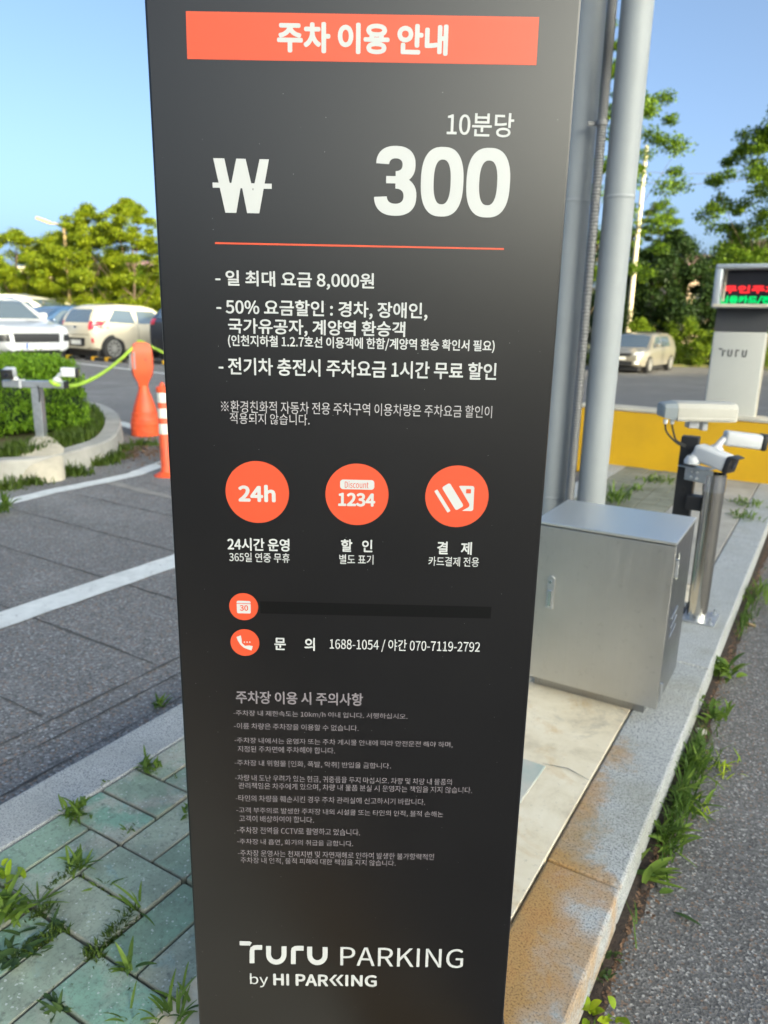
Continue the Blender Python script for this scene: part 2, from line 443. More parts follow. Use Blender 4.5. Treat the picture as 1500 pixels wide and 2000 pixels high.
def loc_obj(name, bm, mat_, kind='structure', smooth=False):
    o = bmo(name, bm, mat_, None, smooth)
    o.rotation_euler.z = -A
    return tag(o, kind=kind)
def strip(pts, wd, z, name=None, m=None, wob=0.0, seed=1):
    rnd = random.Random(seed)
    V, Fc = [], []
    pts = [Vector((p[0], p[1], 0)) for p in pts]
    out = []
    for a, b in zip(pts, pts[1:]):
        k = max(1, int((b - a).length / 0.08)) if wob else 1
        out += [a.lerp(b, i / k) for i in range(k)]
    out.append(pts[-1])
    for i, p in enumerate(out):
        t = (out[min(i + 1, len(out) - 1)] - out[max(i - 1, 0)]).normalized()
        q = Vector((-t.y, t.x, 0))
        w1 = wd * 0.5 * (1 + wob * rnd.uniform(-1, 1)); sh = wob * wd * 0.5 * rnd.uniform(-1, 1)
        V += [(p + q * (w1 + sh)).to_tuple()[:2] + (z,), (p - q * (w1 - sh)).to_tuple()[:2] + (z,)]
        if i: Fc.append((2 * i - 2, 2 * i - 1, 2 * i + 1, 2 * i))
    o = pyd(name, V, Fc, m)
    return tag(o, kind='structure')
# entrance lane on the left, its transverse joints and painted lines
V = [loc(-60, -6, .004), loc(-1.46, -6, .004), loc(-1.46, 7.4, .004), Vector((-.4, 12, .004)), Vector((-.4, 80, .004)), Vector((-70, 80, .004))]
tag(pyd('road', V, [(0, 1, 2, 3, 4, 5)], M['lane']), kind='structure')
for i, (s0, s1) in enumerate([(1.18, 1.20), (1.66, 1.635), (2.13, 2.10), (2.60, 2.57), (3.08, 3.05), (3.60, 3.56)]):
    strip([loc(-4.3, s0 + .03), loc(-1.93, s1)], 0.008, 0.0065, 'road_joint', M['crack'], 0.7, i)
strip([loc(-1.885, -0.5), loc(-1.892, 6.5)], 0.007, 0.007, 'road_joint', M['crack'], 0.7, 11)
strip([loc(-1.79, -0.5), loc(-1.80, 6.5)], 0.006, 0.007, 'road_joint', M['crack'], 0.9, 12)
strip([loc(-1.665, -0.5), loc(-1.662, 6.5)], 0.005, 0.007, 'road_joint', M['crack'], 0.9, 13)
strip([loc(-2.735, -2), loc(-2.72, 1.52), loc(-2.70, 6.4)], 0.160, 0.0085, 'painted_line', M['white_line'], 0.03, 3)
p = [at(-40, 1004, 0), at(10, 984, 0), at(100, 962, 0), at(200, 942, 0), at(262, 928, 0), at(345, 897, 0)]
strip(p, 0.135, 0.0085, 'painted_line', M['white_line'], 0.06, 4)
strip([at(215, 945), at(345, 975)], 0.07, 0.0065, 'painted_line', mat('worn_line', (0.33, 0.31, 0.28), 0.8, var=0.3), 0.3, 5)
strip([at(120, 703), at(144, 709), at(322, 730), at(420, 745)], 0.14, 0.006, 'painted_line', M['white_line'])
strip([at(195, 818), at(258, 834), at(300, 846)], 0.17, 0.0085, 'painted_line', M['white_line'], 0.05, 7)

# ------------------------------------------------------------------ the traffic island underfoot
KZ = 0.107
def kerb(name, n0, n1, joints, mat_, seed):
    rnd = random.Random(seed)
    bm = BM()
    for a, b in zip(joints, joints[1:]):
        box(bm, ((n0 + n1) / 2 + rnd.uniform(-.002, .002), (a + b) / 2, KZ / 2 - .06 + rnd.uniform(-.0015, .0015)), (n1 - n0, b - a - .006, KZ + .12), 0.006)
    return loc_obj(name, bm, mat_)
kerb('kerb', -1.500, -1.357, [-1.75 + i * 1.15 for i in range(8)], M['granite'], 1)
kerb('kerb', -0.376, -0.222, [-2.16, -1.0, 0.155, 1.32, 2.475, 3.64, 4.8, 5.9, 6.8], M['granite_rust'], 2)
bm = BM()
box(bm, (-.866, 2.4, .02), (.975, 8.8, .12))
loc_obj('sidewalk_bed', bm, M['joint_soil'])
# basket-weave pavers
bm = BM()
tl = bm.loops.layers.float_color.new('tone'); el = bm.loops.layers.float.new('edge') if hasattr(bm.loops.layers, 'float') else None
rnd = random.Random(5)
def paver(n0, n1, s0, s1):
    g = 0.0026
    cx, cy = (n0 + n1) / 2, (s0 + s1) / 2
    hx, hy = (n1 - n0) / 2 - g, (s1 - s0) / 2 - g
    dz, tx, ty = rnd.uniform(-.0035, .002), rnd.uniform(-.012, .012), rnd.uniform(-.012, .012)
    rot = rnd.uniform(-.012, .012)
    def P(x, y, z):
        c, s_ = math.cos(rot), math.sin(rot)
        return bm.verts.new((cx + x * c - y * s_, cy + x * s_ + y * c, KZ + dz + z + x * tx + y * ty))
    def ring(ins, z):
        r = 0.0035
        out = []
        for sx, sy in ((1, 1), (-1, 1), (-1, -1), (1, -1)):
            ax, ay = sx * (hx - ins), sy * (hy - ins)
            c1 = [(ax, ay - sy * r), (ax - sx * r, ay)]
            if sx * sy < 0: c1.reverse()
            out += c1
        return [P(x, y, z) for x, y in out]
    rs = [ring(0, -.05), ring(0, -.003), ring(.0012, -.0008), ring(.003, 0)]
    t = (rnd.random(), rnd.random() ** 2, rnd.random(), 1)
    fs = []
    for k, (a, b) in enumerate(zip(rs, rs[1:])):
        for i in range(8):
            fs.append((bm.faces.new((a[i], a[(i + 1) % 8], b[(i + 1) % 8], b[i])), 1.0 if k < 2 else .6))
    fs.append((bm.faces.new(rs[-1]), 0.0))
    for f, e in fs:
        for l in f.loops:
            l[tl] = t
            if el: l[el] = e
ni, si = 0.19, 0.205
for i in range(0, 5):
    for j in range(-12, 28):
        n0, s0 = -1.352 + i * ni, 0.867 + j * si
        if n0 > -0.97 and s0 < 3.3: continue
        if s0 > 3.3: continue
        if (i + j) % 2 == 0:
            paver(n0, n0 + ni, s0, s0 + si / 2); paver(n0, n0 + ni, s0 + si / 2, s0 + si)
        else:
            paver(n0, n0 + ni / 2, s0, s0 + si); paver(n0 + ni / 2, n0 + ni, s0, s0 + si)
loc_obj('pavers', bm, M['paver'])
bm = BM(); tl = bm.loops.layers.float_color.new('tone'); el = bm.loops.layers.float.new('edge')
for i in range(0, 3):
    for j in range(12, 29):
        n0, s0 = -1.352 + i * ni, 0.867 + j * si
        if (i + j) % 2 == 0:
            paver(n0, n0 + ni, s0, s0 + si / 2); paver(n0, n0 + ni, s0 + si / 2, s0 + si)
        else:
            paver(n0, n0 + ni / 2, s0, s0 + si); paver(n0 + ni / 2, n0 + ni, s0, s0 + si)
loc_obj('mossy_pavers', bm, mat('mossy_grey_pavers', (0.27, 0.27, 0.22), .9, c2=(0.12, 0.125, 0.085), scale=3.5, bump=.5))
# cream mortar bed on the right half, with one paver showing through
bm = BM()
box(bm, (-.5885, 1.1535, .052), (.4205, 4.307, .108), .002)
loc_obj('sidewalk_mortar', bm, M['concrete'])
bm = BM(); box(bm, (-.575, 1.545, .0505), (.17, .20, .115), .004)
o = loc_obj('sidewalk_paver_patch', bm, mat('greenish_slab', (0.33, 0.40, 0.37), .8, c2=(.50, .48, .42), scale=9))
strip([loc(-.50, 1.645), loc(-.44, 1.66), loc(-.38, 1.64)], .003, KZ + .0035, 'sidewalk_crack', M['crack'], .9, 21)
bm = BM()
box(bm, (-.579, 4.95, .0515), (.40, 3.24, .109), .004)
loc_obj('sidewalk_concrete', bm, M['concrete_grey'])
# soil and litter in the gutter of the right kerb
rnd = random.Random(8)
V, Fc = [], []
L = [i * .05 - .6 for i in range(150)]
for i, s in enumerate(L):
    wd = .010 + .010 * math.sin(s * 9) + rnd.uniform(0, .018)
    V += [loc(-.226, s, .016), loc(-.205 + rnd.uniform(-.004, .004), s, .013), loc(-.205 + wd, s, .0025)]
    if i:
        for k in (0, 1): Fc.append((3 * i - 3 + k, 3 * i - 2 + k, 3 * i + 1 + k, 3 * i + k))
tag(pyd('gutter_soil', V, Fc, M['soil']), kind='structure')
def scatter_bits(name, pts, size, m, seed, flat=.5):
    r = random.Random(seed); V, Fc = [], []
    for p in pts:
        s = size * r.uniform(.5, 1.5); a = r.uniform(0, PI)
        ux, uy = Vector((math.cos(a), math.sin(a), r.uniform(-flat, flat))) * s, Vector((-math.sin(a), math.cos(a), r.uniform(-flat, flat))) * s * r.uniform(.4, .8)
        b = len(V); c = Vector(p) + Vector((0, 0, s * .5))
        V += [c - ux, c - uy, c + ux, c + uy]; Fc.append((b, b + 1, b + 2, b + 3))
    return tag(pyd(name, V, Fc, m), kind='stuff')
r = random.Random(3)
o = scatter_bits('dry_litter', [loc(-.195 + abs(r.gauss(0, .018)) - .012, r.uniform(.3, 6), .010) for _ in range(3400)], .004, M['litter'], 4)
tag(o, 'dry brown litter crumbs in the gutter below the rusty granite kerb', 'litter')
c0 = at(262, 885)
o = scatter_bits('leaf_litter', [c0 + Vector((r.gauss(0, .28), r.gauss(0, .24), .006)) for _ in range(1500)], .013, M['litter'], 5)
tag(o, 'brown dead leaves heaped on the asphalt before the orange base', 'litter')

# ------------------------------------------------------------------ the information sign
SY = 0.818                                  # the front of the panel faces the camera squarely
x0, x1 = atY(281, 0, SY).x * .5 + atY(388, 2000, SY).x * .5, atY(1137, 0, SY).x * .5 + atY(983, 2000, SY).x * .5
SX = (x0 + x1) / 2
sign = thing('parking_sign', 'tall dark parking fee sign with white Korean lettering and orange icons', 'sign', (SX, SY + .05, KZ))
def onsign(o):
    o.parent = sign
    o.matrix_parent_inverse = Matrix.Translation((-SX, -(SY + .05), -KZ))
    return o
bm = BM()
box(bm, (SX, SY + .05, (KZ + .03 + 1.86) / 2), (x1 - x0, .10, 1.86 - KZ - .03), .003)
onsign(bmo('panel', bm, M['panel']))
bm = BM(); box(bm, (SX, SY + .05, KZ + .015), (x1 - x0 + .05, .2, .03), .004)
onsign(bmo('base_plate', bm, M['black']))
def sp(px, py, k=1):
    p = atY(px, py, SY)
    return p.x, p.z
def flat_mesh(name, V2, Fc, m, layer, parent=None):
    """flat print on the sign; layer in tenths of a millimetre above the panel"""
    o = pyd(name, [(x, SY - .0002 - layer * .0001, z) for x, z in V2], Fc, m)
    onsign(o)
    if parent is not None:
        o.parent = parent
    return o
def as_child(o, parent):
    o.parent = parent
    return o
import os
try:
    FONT = bpy.data.fonts.load(os.path.join(bpy.utils.system_resource('DATAFILES'), 'fonts', 'Noto Sans CJK Regular.woff2'))   # ships with Blender
except Exception:
    FONT = None
def text_mesh(body):
    c = bpy.data.curves.new('t', 'FONT')
    c.body = body; c.resolution_u = 5
    if FONT: c.font = FONT
    o = bpy.data.objects.new('t', c)
    COL.objects.link(o)
    dg = bpy.context.evaluated_depsgraph_get()
    dg.update()
    me = bpy.data.meshes.new_from_object(o.evaluated_get(dg))
    V = np.array([v.co[:] for v in me.vertices])[:, :2]
    Fc = [tuple(p.vertices) for p in me.polygons]
    bpy.data.objects.remove(o); bpy.data.curves.remove(c); bpy.data.meshes.remove(me)
    return V, Fc
def text_layers(body, x0, z0, x1, z1, bold):
    """glyphs fitted to a box (metres); a bold face is the outline struck several times round a small circle"""
    V, Fc = text_mesh(body)
    a, b = V.min(0), V.max(0)
    V = (V - a) / (b - a)
    V = V * np.array([x1 - x0 - 2 * bold, z1 - z0 - 2 * bold]) + np.array([x0 + bold, z0 + bold])
    out, fo = [], []
    k = 1 if bold <= 0 else 8
    for i in range(k):
        d = np.array([math.cos(2 * PI * i / k), math.sin(2 * PI * i / k)]) * bold
        base = sum(len(q) for q in out)
        out.append(np.hstack([V + d, np.full((len(V), 1), i)]))
        fo += [tuple(base + q for q in f[::-1]) for f in Fc]
    return np.vstack(out), fo
def lettering(body, xa, xb, yt, yb, m='print_white', bold=0.0, layer=1, parent=None, name='lettering'):
    xc = (xa + xb) / 2
    _, z1 = sp(xc, yt); _, z0 = sp(xc, yb)
    ym = (yt + yb) / 2
    X0, _ = sp(xa, ym + .021 * (xa - xc)); X1, _ = sp(xb, ym + .021 * (xb - xc))
    V, Fc = text_layers(body, X0, z0, X1, z1, bold * .001)
    o = pyd(name, [(x, SY - .0002 - layer * .0001 - i * .00002, z) for x, z, i in V], Fc, M[m])
    onsign(o)
    return o if parent is None else reparent(o, parent)
def reparent(o, parent):
    """make o a child of another piece of the sign (the piece's own origin stays at the world origin)"""
    o.parent = parent
    o.matrix_parent_inverse = Matrix.Identity(4)
    return o
def quadpx(name, pts, m, layer, parent=None):
    o = flat_mesh(name, [sp(*q) for q in pts], [tuple(range(len(pts)))[::-1]], M[m], layer)
    return reparent(o, parent) if parent else o
def polyfill(name, polys, m, layer, parent=None):
    """polys: outlines in sign metres; filled, separate outlines get separate layers"""
    V, Fc = [], []
    for i, P in enumerate(polys):
        b = len(V)
        V += [(x, SY - .0002 - (layer + i * .3) * .0001, z) for x, z in P]
        Fc.append(tuple(range(b, b + len(P))))
    o = pyd(name, V, Fc, M[m]); onsign(o)
    return reparent(o, parent) if parent else o
def disc(px, py, rpx, name, m, layer, parent=None):
    cx, cz = sp(px, py); r_ = sp(px + rpx, py + .021 * rpx)[0] - cx
    P = [(cx + r_ * math.cos(2 * PI * i / 64), cz + r_ * math.sin(2 * PI * i / 64)) for i in range(64)]
    return polyfill(name, [P], m, layer, parent)

hb = quadpx('header_bar', [(363, 22), (366, 115.5), (1047.5, 127.5), (1053, 33.5)], 'print_orange', 1)
lettering('주차 이용 안내', 541, 875, 45, 106, bold=1.1, layer=3, parent=hb)
lettering('10분당', 873, 1003.6, 220, 267.5, bold=.28)
# the price: won sign and 300
def price():
    cx0, z1 = sp(413.6, 309); cx1, _ = sp(527.7, 311.5); _, z0 = sp(470, 416)
    Wd, Hh = cx1 - cx0, z1 - z0
    def q(x, z): return (cx0 + x * Wd, z0 + z * Hh)
    t = .19
    st = lambda a, b: [q(a - t / 2, 1), q(b - t / 2, 0), q(b + t / 2, 0), q(a + t / 2, 1)]
    up = lambda a, b: [q(a - t / 2, 0), q(b - t * .42, 1), q(b + t * .42, 1), q(a + t / 2, 0)]
    P = [st(.12, .30), up(.30, .50), [q(.50 - t * .42, 1), q(.68 - t / 2, 0), q(.68 + t / 2, 0), q(.50 + t * .42, 1)], up(.70, .90), [q(.0, .555), q(.0, .46), q(1.02, .46), q(1.02, .555)]]
    P = [p[::-1] if i in (1, 3) else p for i, p in enumerate(P)]
    polyfill('lettering', P, 'print_white', 1)
    for a, b in ((822, 905), (911, 996)):
        V, Fc = [], []
        xa, _ = sp(a, 355); xb, _ = sp(b, 357); xm = (a + b) / 2
        _, zt = sp(xm, 287 + .021 * (xm - 863)); _, zb = sp(xm, 423 + .021 * (xm - 863))
        cx, cz, hx, hz = (xa + xb) / 2, (zt + zb) / 2, (xb - xa) / 2, (zt - zb) / 2
        n = 72
        for i in range(n):
            an = 2 * PI * i / n; c, s_ = math.cos(an), math.sin(an)
            for fx, fz, e in ((hx, hz, 2.55), (hx - .0131, hz - .0118, 2.5)):
                V.append((cx + fx * abs(c) ** (2 / e) * (1 if c > 0 else -1), cz + fz * abs(s_) ** (2 / e) * (1 if s_ > 0 else -1)))
        for i in range(n):
            j = (i + 1) % n
            Fc.append((2 * i, 2 * i + 1, 2 * j + 1, 2 * j))
        flat_mesh('lettering', V, Fc, M['print_white'], 1)
    # the 3: two stacked bowls drawn as stroked arcs, each a hair above the last
    xa, _ = sp(731, 352); xb, _ = sp(814, 354); _, zt = sp(772, 285); _, zb = sp(772, 421.5)
    wd, hh, st_ = xb - xa, zt - zb, .0132
    V, Fc = [], []
    def arc(cx, cz, rx, rz, a0, a1, ly, n=30, e=2.35):
        k = len(V)
        for i in range(n + 1):
            an = R(a0 + (a1 - a0) * i / n); c, s_ = math.cos(an), math.sin(an)
            for fx, fz in ((rx, rz), (rx - st_, rz - st_ * .88)):
                V.append((cx + fx * abs(c) ** (2 / e) * (1 if c > 0 else -1), SY - .0003 - ly * .00003, cz + fz * abs(s_) ** (2 / e) * (1 if s_ > 0 else -1)))
            if i: Fc.append((k + 2 * i - 2, k + 2 * i - 1, k + 2 * i + 1, k + 2 * i))
    arc(xa + wd * .50, zb + hh * .735, wd * .46, hh * .265, 178, -90, 0)
    arc(xa + wd * .50, zb + hh * .285, wd * .50, hh * .285, 90, -178, 1)
    k = len(V)
    V += [(xa + wd * u, SY - .0003 - .00006, zb + hh * v) for u, v in ((.28, .572), (.28, .468), (.52, .468), (.52, .572))]
    Fc.append((k, k + 1, k + 2, k + 3))
    onsign(pyd('lettering', V, Fc, M['print_white']))
price()
quadpx('rule_line', [(420, 473), (420, 476.6), (984, 488), (984, 484.6)], 'print_orange', 1)
for t, a, b, c, d, bo in [
    ('- 일 최대 요금 8,000원', 420.7, 730.7, 530.5, 564.5, .33),
    ('- 50% 요금할인 : 경차, 장애인,', 422.7, 835, 587, 622, .33),
    ('국가유공자, 계양역 환승객', 445.5, 791.5, 624.5, 658, .33),
    ('(인천지하철 1.2.7호선 이용객에 한함/계양역 환승 확인서 필요)', 445.5, 966, 659, 684, .22),
    ('- 전기차 충전시 주차요금 1시간 무료 할인', 427, 969.6, 703, 737, .33)]:
    lettering(t, a, b, c, d, bold=bo)
lettering('※환경친화적 자동차 전용 주차구역 이용차량은 주차요금 할인이', 432, 961, 787, 811, 'print_mid')
lettering('적용되지 않습니다.', 448.8, 604.6, 807.5, 829, 'print_mid')
# three round icons
b1 = disc(502.6, 961.4, 62, 'badge', 'print_orange', 1)
lettering('24h', 465.6, 538.3, 946.5, 980, bold=1.0, layer=3, parent=b1)
b2 = disc(697.3, 966, 61.6, 'badge', 'print_orange', 1)
def rrect(pa, pb, rr, rot=0.0, n=6):
    (xa, za), (xb, zb) = sp(*pa), sp(*pb)
    cx, cz, hx, hz = (xa + xb) / 2, (za + zb) / 2, abs(xb - xa) / 2, abs(za - zb) / 2
    P = []
    for sx, sz, a0 in ((1, 1, 0), (-1, 1, 90), (-1, -1, 180), (1, -1, 270)):
        for i in range(n + 1):
            a = R(a0 + 90 * i / n)
            x, z = sx * (hx - rr) + rr * math.cos(a), sz * (hz - rr) + rr * math.sin(a)
            P.append((cx + x * math.cos(rot) - z * math.sin(rot), cz + x * math.sin(rot) + z * math.cos(rot)))
    return P
polyfill('icon_pill', [rrect((664.4, 936.3), (731, 956.5), .0035)], 'print_white', 3, b2)
lettering('Discount', 673.5, 720, 940, 953, 'print_orange', layer=5, parent=b2)
lettering('1234', 660.5, 733, 962.5, 989, bold=.75, layer=3, parent=b2)
b3 = disc(892.4, 969.8, 61.8, 'badge', 'print_orange', 1)
polyfill('icon_card', [rrect((895, 948.5), (924, 998), .0028)], 'print_white', 3, b3)
polyfill('icon_gap', [rrect((866, 942), (905, 1003), .0035, R(32))], 'print_orange', 4, b3)
polyfill('icon_card', [rrect((876.5, 943), (892, 996.5), .0025, R(33))], 'print_white', 5, b3)
polyfill('icon_stripe', [rrect((861.5, 953.5), (866.5, 1003), .0008, R(33))], 'print_white', 5, b3)
polyfill('icon_chip', [rrect((910.5, 955), (919.5, 963.5), .0004)], 'print_orange', 6, b3)
lettering('24시간 운영', 444.4, 565.4, 1051, 1076, bold=.36)
lettering('365일 연중 무휴', 447.8, 566, 1079.5, 1098, bold=.06)
lettering('할   인', 666, 727.4, 1053.5, 1078, bold=.36)
lettering('별도 표기', 662.8, 729.4, 1083, 1102, bold=.06)
lettering('결    제', 853.9, 921.5, 1058, 1083, bold=.36)
lettering('카드결제 전용', 836.9, 935.5, 1087.5, 1106, bold=.06)
b4 = disc(476, 1184.8, 28.3, 'badge', 'print_orange', 1)
polyfill('icon_calendar', [rrect((462.3, 1173), (490, 1198), .0018)], 'print_white', 3, b4)
quadpx('icon_rule', [(462.3, 1177.6), (462.3, 1178.8), (490, 1179.4), (490, 1178.2)], 'print_orange', 5, b4)
lettering('30', 468.5, 485, 1181.5, 1192.5, 'print_orange', bold=.25, layer=5, parent=b4)
quadpx('cover_tape', [(508, 1174), (508.8, 1198), (958, 1208), (960, 1185)], 'tape', 1)
b5 = disc(478.4, 1254.8, 28.2, 'badge', 'print_orange', 1)
def handset():
    c = [(464, 1243), (466.5, 1250), (471, 1257), (477.5, 1262.8), (485, 1266), (492, 1268)]
    ws = [9, 8, 4.2, 4.2, 8, 9]
    L_, R_ = [], []
    for i, (x, y) in enumerate(c):
        a, b = c[max(0, i - 1)], c[min(len(c) - 1, i + 1)]
        dx, dy = b[0] - a[0], b[1] - a[1]; l = math.hypot(dx, dy)
        off = 0.25 if i in (0, 1, 4, 5) else 0
        nx, ny = -dy / l, dx / l
        L_.append(sp(x + nx * ws[i] * (.5 - off), y + ny * ws[i] * (.5 - off))); R_.append(sp(x - nx * ws[i] * (.5 + off), y - ny * ws[i] * (.5 + off)))
    V = [q for ab in zip(L_, R_) for q in ab]
    Fc = [(2 * i, 2 * i + 1, 2 * i + 3, 2 * i + 2) for i in range(len(c) - 1)]
    reparent(flat_mesh('icon_handset', V, Fc, M['print_white'], 3), b5)
    P = []
    for x in (477.5, 482.8, 488):
        cx, cz = sp(x, 1253.8)
        P.append([(cx + .0009 * math.cos(2 * PI * i / 10), cz + .0009 * math.sin(2 * PI * i / 10)) for i in range(10)])
    polyfill('icon_dots', P, 'print_white', 3, b5)
handset()
lettering('문      의', 536, 615, 1245, 1270.5, bold=.36)
lettering('1688-1054 / 야간 070-7119-2792', 644, 937.4, 1249, 1274, bold=.10)
lettering('주차장 이용 시 주의사항', 460.7, 709, 1351, 1376, 'print_grey', bold=.36)
for t, a, b, c, d in [
    ('-주차장 내 제한속도는 10km/h 이내 입니다. 서행하십시오.', 73, 1035, 170, 204),
    ('-이륜 차량은 주차장을 이용할 수 없습니다.', 77, 765, 237, 271),
    ('-주차장 내에서는 운영자 또는 주차 게시물 안내에 따라 안전운전 해야 하며,', 79, 1285, 323, 358),
    ('지정된 주차면에 주차해야 합니다.', 97, 635, 362, 397),
    ('-주차장 내 위험물 [인화, 폭발, 악취] 반입을 금합니다.', 80, 943, 443, 480),
    ('-차량 내 도난 우려가 있는 현금, 귀중품을 두지 마십시오. 차량 및 차량 내 물품의', 83, 1280, 528, 567),
    ('관리책임은 차주에게 있으며, 차량 내 물품 분실 시 운영자는 책임을 지지 않습니다.', 102, 1392, 573, 612),
    ('-타인의 차량을 훼손시킨 경우 주차 관리실에 신고하시기 바랍니다.', 86, 1133, 640, 675),
    ('-고객 부주의로 발생한 주차장 내외 시설물 또는 타인의 인적, 물적 손해는', 90, 1233, 708, 744),
    ('고객이 배상하여야 합니다.', 106, 518, 745, 781),
    ('-주차장 전역을 CCTV로 촬영하고 있습니다.', 93, 773, 811, 848),
    ('-주차장 내 흡연, 화기의 취급을 금합니다.', 94, 735, 876, 911),
    ('-주차장 운영사는 천재지변 및 자연재해로 인하여 발생한 불가항력적인', 98, 1182, 943, 978),
    ('주차장 내 인적, 물적 피해에 대한 책임을 지지 않습니다.', 113, 970, 982, 1018)]:
    lettering(t, 430 + a / 2.83, 430 + b / 2.83, 1330 + c / 2.83, 1330 + d / 2.83, 'print_grey')
# the operator's word mark at the foot of the sign
def wordmark():
    q = lambda x, y: sp(420 + x / 2.778, 1780 + (y) / 2.778)
    def cap(P, wpx, n=8):
        """stroke with round ends along a path given in crop pixels"""
        V, Fc = [], []
        for i, (x, y) in enumerate(P):
            a, b = P[max(0, i - 1)], P[min(len(P) - 1, i + 1)]
            dx, dy = b[0] - a[0], b[1] - a[1]; l = math.hypot(dx, dy) or 1
            V += [q(x - dy / l * wpx / 2, y + dx / l * wpx / 2), q(x + dy / l * wpx / 2, y - dx / l * wpx / 2)]
            if i: Fc.append((2 * i - 2, 2 * i - 1, 2 * i + 1, 2 * i))
        return V, Fc
    VV, FF = [], []
    def add(P, wpx):
        V, Fc = cap(P, wpx); b = len(VV)
        VV.extend(V); FF.extend([tuple(b + i for i in f) for f in Fc])
    def U(xa, xb, yt, yb, wd):
        ra = (xb - xa) / 2 - wd / 2
        P = [(xa + wd / 2, yt), (xa + wd / 2, yb - wd / 2 - ra)]
        cx, cy = (xa + xb) / 2, yb - wd / 2 - ra
        P += [(cx - ra * math.cos(R(a)), cy + ra * math.sin(R(a))) for a in range(15, 180, 15)]
        P += [(xb - wd / 2, cy), (xb - wd / 2, yt + 2)]
        add(P, wd)
    add([(134, 172), (138, 172), (186, 173), (194, 178)], 23)
    add([(201, 280), (201, 215), (203, 203), (214, 196), (228, 194.5), (256, 195)], 26)
    U(277, 388, 187, 288, 27)
    add([(425, 285), (425, 215), (427, 205), (436, 200), (452, 199), (481, 199.5)], 26)
    U(500, 611, 191, 291, 27)
    flat_mesh('lettering', VV, FF, M['print_white'], 1)
    lettering('PARKING', 664.8, 904.5, 1851, 1888, bold=.05)
    lettering('by', 488.4, 523.6, 1901, 1927.5, bold=.03)
    lettering('HI PAR', 533.8, 641, 1902.2, 1924.8, bold=.75)
    for x in (643, 655.5):
        quadpx('chevron', [(x + 10, 1903.5), (x, 1913.6), (x + 10, 1925), (x + 15.5, 1925.1), (x + 6, 1913.8), (x + 15.8, 1903.6)], 'print_white', 1)
    lettering('ING', 674.5, 736, 1903.8, 1926.5, bold=.75)
wordmark()

# ------------------------------------------------------------------ pipes behind the sign, cabinet
def steel_pole(px, py, Y, rad, label):
    p = atY(px, py, Y)
    t = thing('steel_pole', label, 'pole', (p.x, p.y, KZ), 0, 'grey steel pipes beside the sign')
    bm = BM(); lathe(bm, [(rad, 0), (rad, 3.3)], seg=48)
    bmo('pipe', bm, M['steel_pole'], t, True)
    for z in (.17, .45, 1.50):
        bm = BM(); lathe(bm, [(rad + .0001, z), (rad + .0012, z + .002), (rad + .0012, z + .010), (rad + .0001, z + .012)], seg=48, cap=False)
        bmo('collar', bm, M['steel_pole'], t, True)
    bm = BM(); box(bm, (0, 0, .006), (rad * 3, rad * 3, .012), .002)
    bmo('base_plate', bm, M['zinc'], t)
    return p
pR = steel_pole(1167, 840, 2.66, .0505, 'grey steel pipe pole on the right, seen whole beside the trees')
pL = steel_pole(1088, 840, 2.76, .0510, 'grey steel pipe pole partly hidden behind the edge of the dark sign')
cx, cy = 0.786, 1.889
th = .537
cab = thing('electrical_cabinet', 'stainless steel electrical cabinet box standing on the kerb beside the sign', 'cabinet', (cx, cy, KZ), -th)
Wc, Dc, Z0, Z1 = .394, .303, .045, .532     # local: x to the left is negative, y backwards; heights above the pavement
bm = BM(); box(bm, (-Wc / 2, Dc / 2 + .004, (Z0 + Z1) / 2), (Wc - .004, Dc - .01, Z1 - Z0), .002)
bmo('body', bm, M['stainless_dark'], cab)
bm = BM(); box(bm, (-Wc / 2, -.0055, (Z0 + Z1) / 2 - .004), (Wc, .009, Z1 - Z0 - .006), .0018)
door = bmo('door', bm, M['stainless'], cab)
bm = BM(); box(bm, (-Wc / 2, Dc / 2 - .004, Z1 + .0015), (Wc + .002, Dc + .016, .009), .002)
bmo('lid', bm, mat('sky_bright_lid', (.80, .80, .78), .42, 1.0), cab)  # brightness of the sky on the top put into a paler steel
bm = BM(); box(bm, (-Wc / 2 - .01, Dc / 2 + .015, Z0 / 2), (Wc - .06, Dc - .04, Z0))
bmo('plinth', bm, M['stainless_dark'], cab)
bm = BM(); box(bm, (-Wc + .063, -.0125, .322), (.022, .006, .090), .0018)
lathe(bm, [(.011, -.003), (.011, .003)], (-Wc + .063, -.0125, .367), 20, AX)
h = bmo('handle', bm, M['zinc'], door)
bm = BM(); box(bm, (-Wc + .063, -.0165, .310), (.013, .005, .052), .0018)
bmo('lever', bm, M['chrome'], h)
bm = BM(); lathe(bm, [(.0048, -.0025), (.0048, .0025)], (-Wc + .063, -.017, .360), 16, AX)
bmo('keyhole', bm, M['chrome'], h)
bm = BM()
for k in range(3):
    box(bm, (.0005, .10 + k * .0, .30 - k * .028), (.004, .085, .009), .0018, Matrix.Rotation(R(8), 4, 'X'))
bmo('vent', bm, M['zinc'], cab)
for z in (Z0 + .05, Z1 - .07):
    bm = BM(); lathe(bm, [(.006, -.025), (.006, .025)], (.003, .006, z), 12)
    bmo('hinge', bm, M['zinc'], cab)
rr_ = random.Random(2)
V, Fc = [], []
for k in range(17):
    c_ = .055 + rr_.uniform(-.012, .012); hw_ = rr_.uniform(.004, .016)
    V += [(.0008, c_ - hw_, .415 + k * .0048), (.0008, c_ + hw_, .4163 + k * .0048)]
    if k: Fc.append((2 * k - 2, 2 * k - 1, 2 * k + 1, 2 * k))
pyd('scuff_mark', V, Fc, M['reflect_white'], cab)
bm = BM(); lathe(bm, [(.012, -.012), (.012, .012)], (-Wc + .012, -.006, Z0 - .012), 14, AX)
bmo('foot_bolt', bm, M['zinc'], cab)
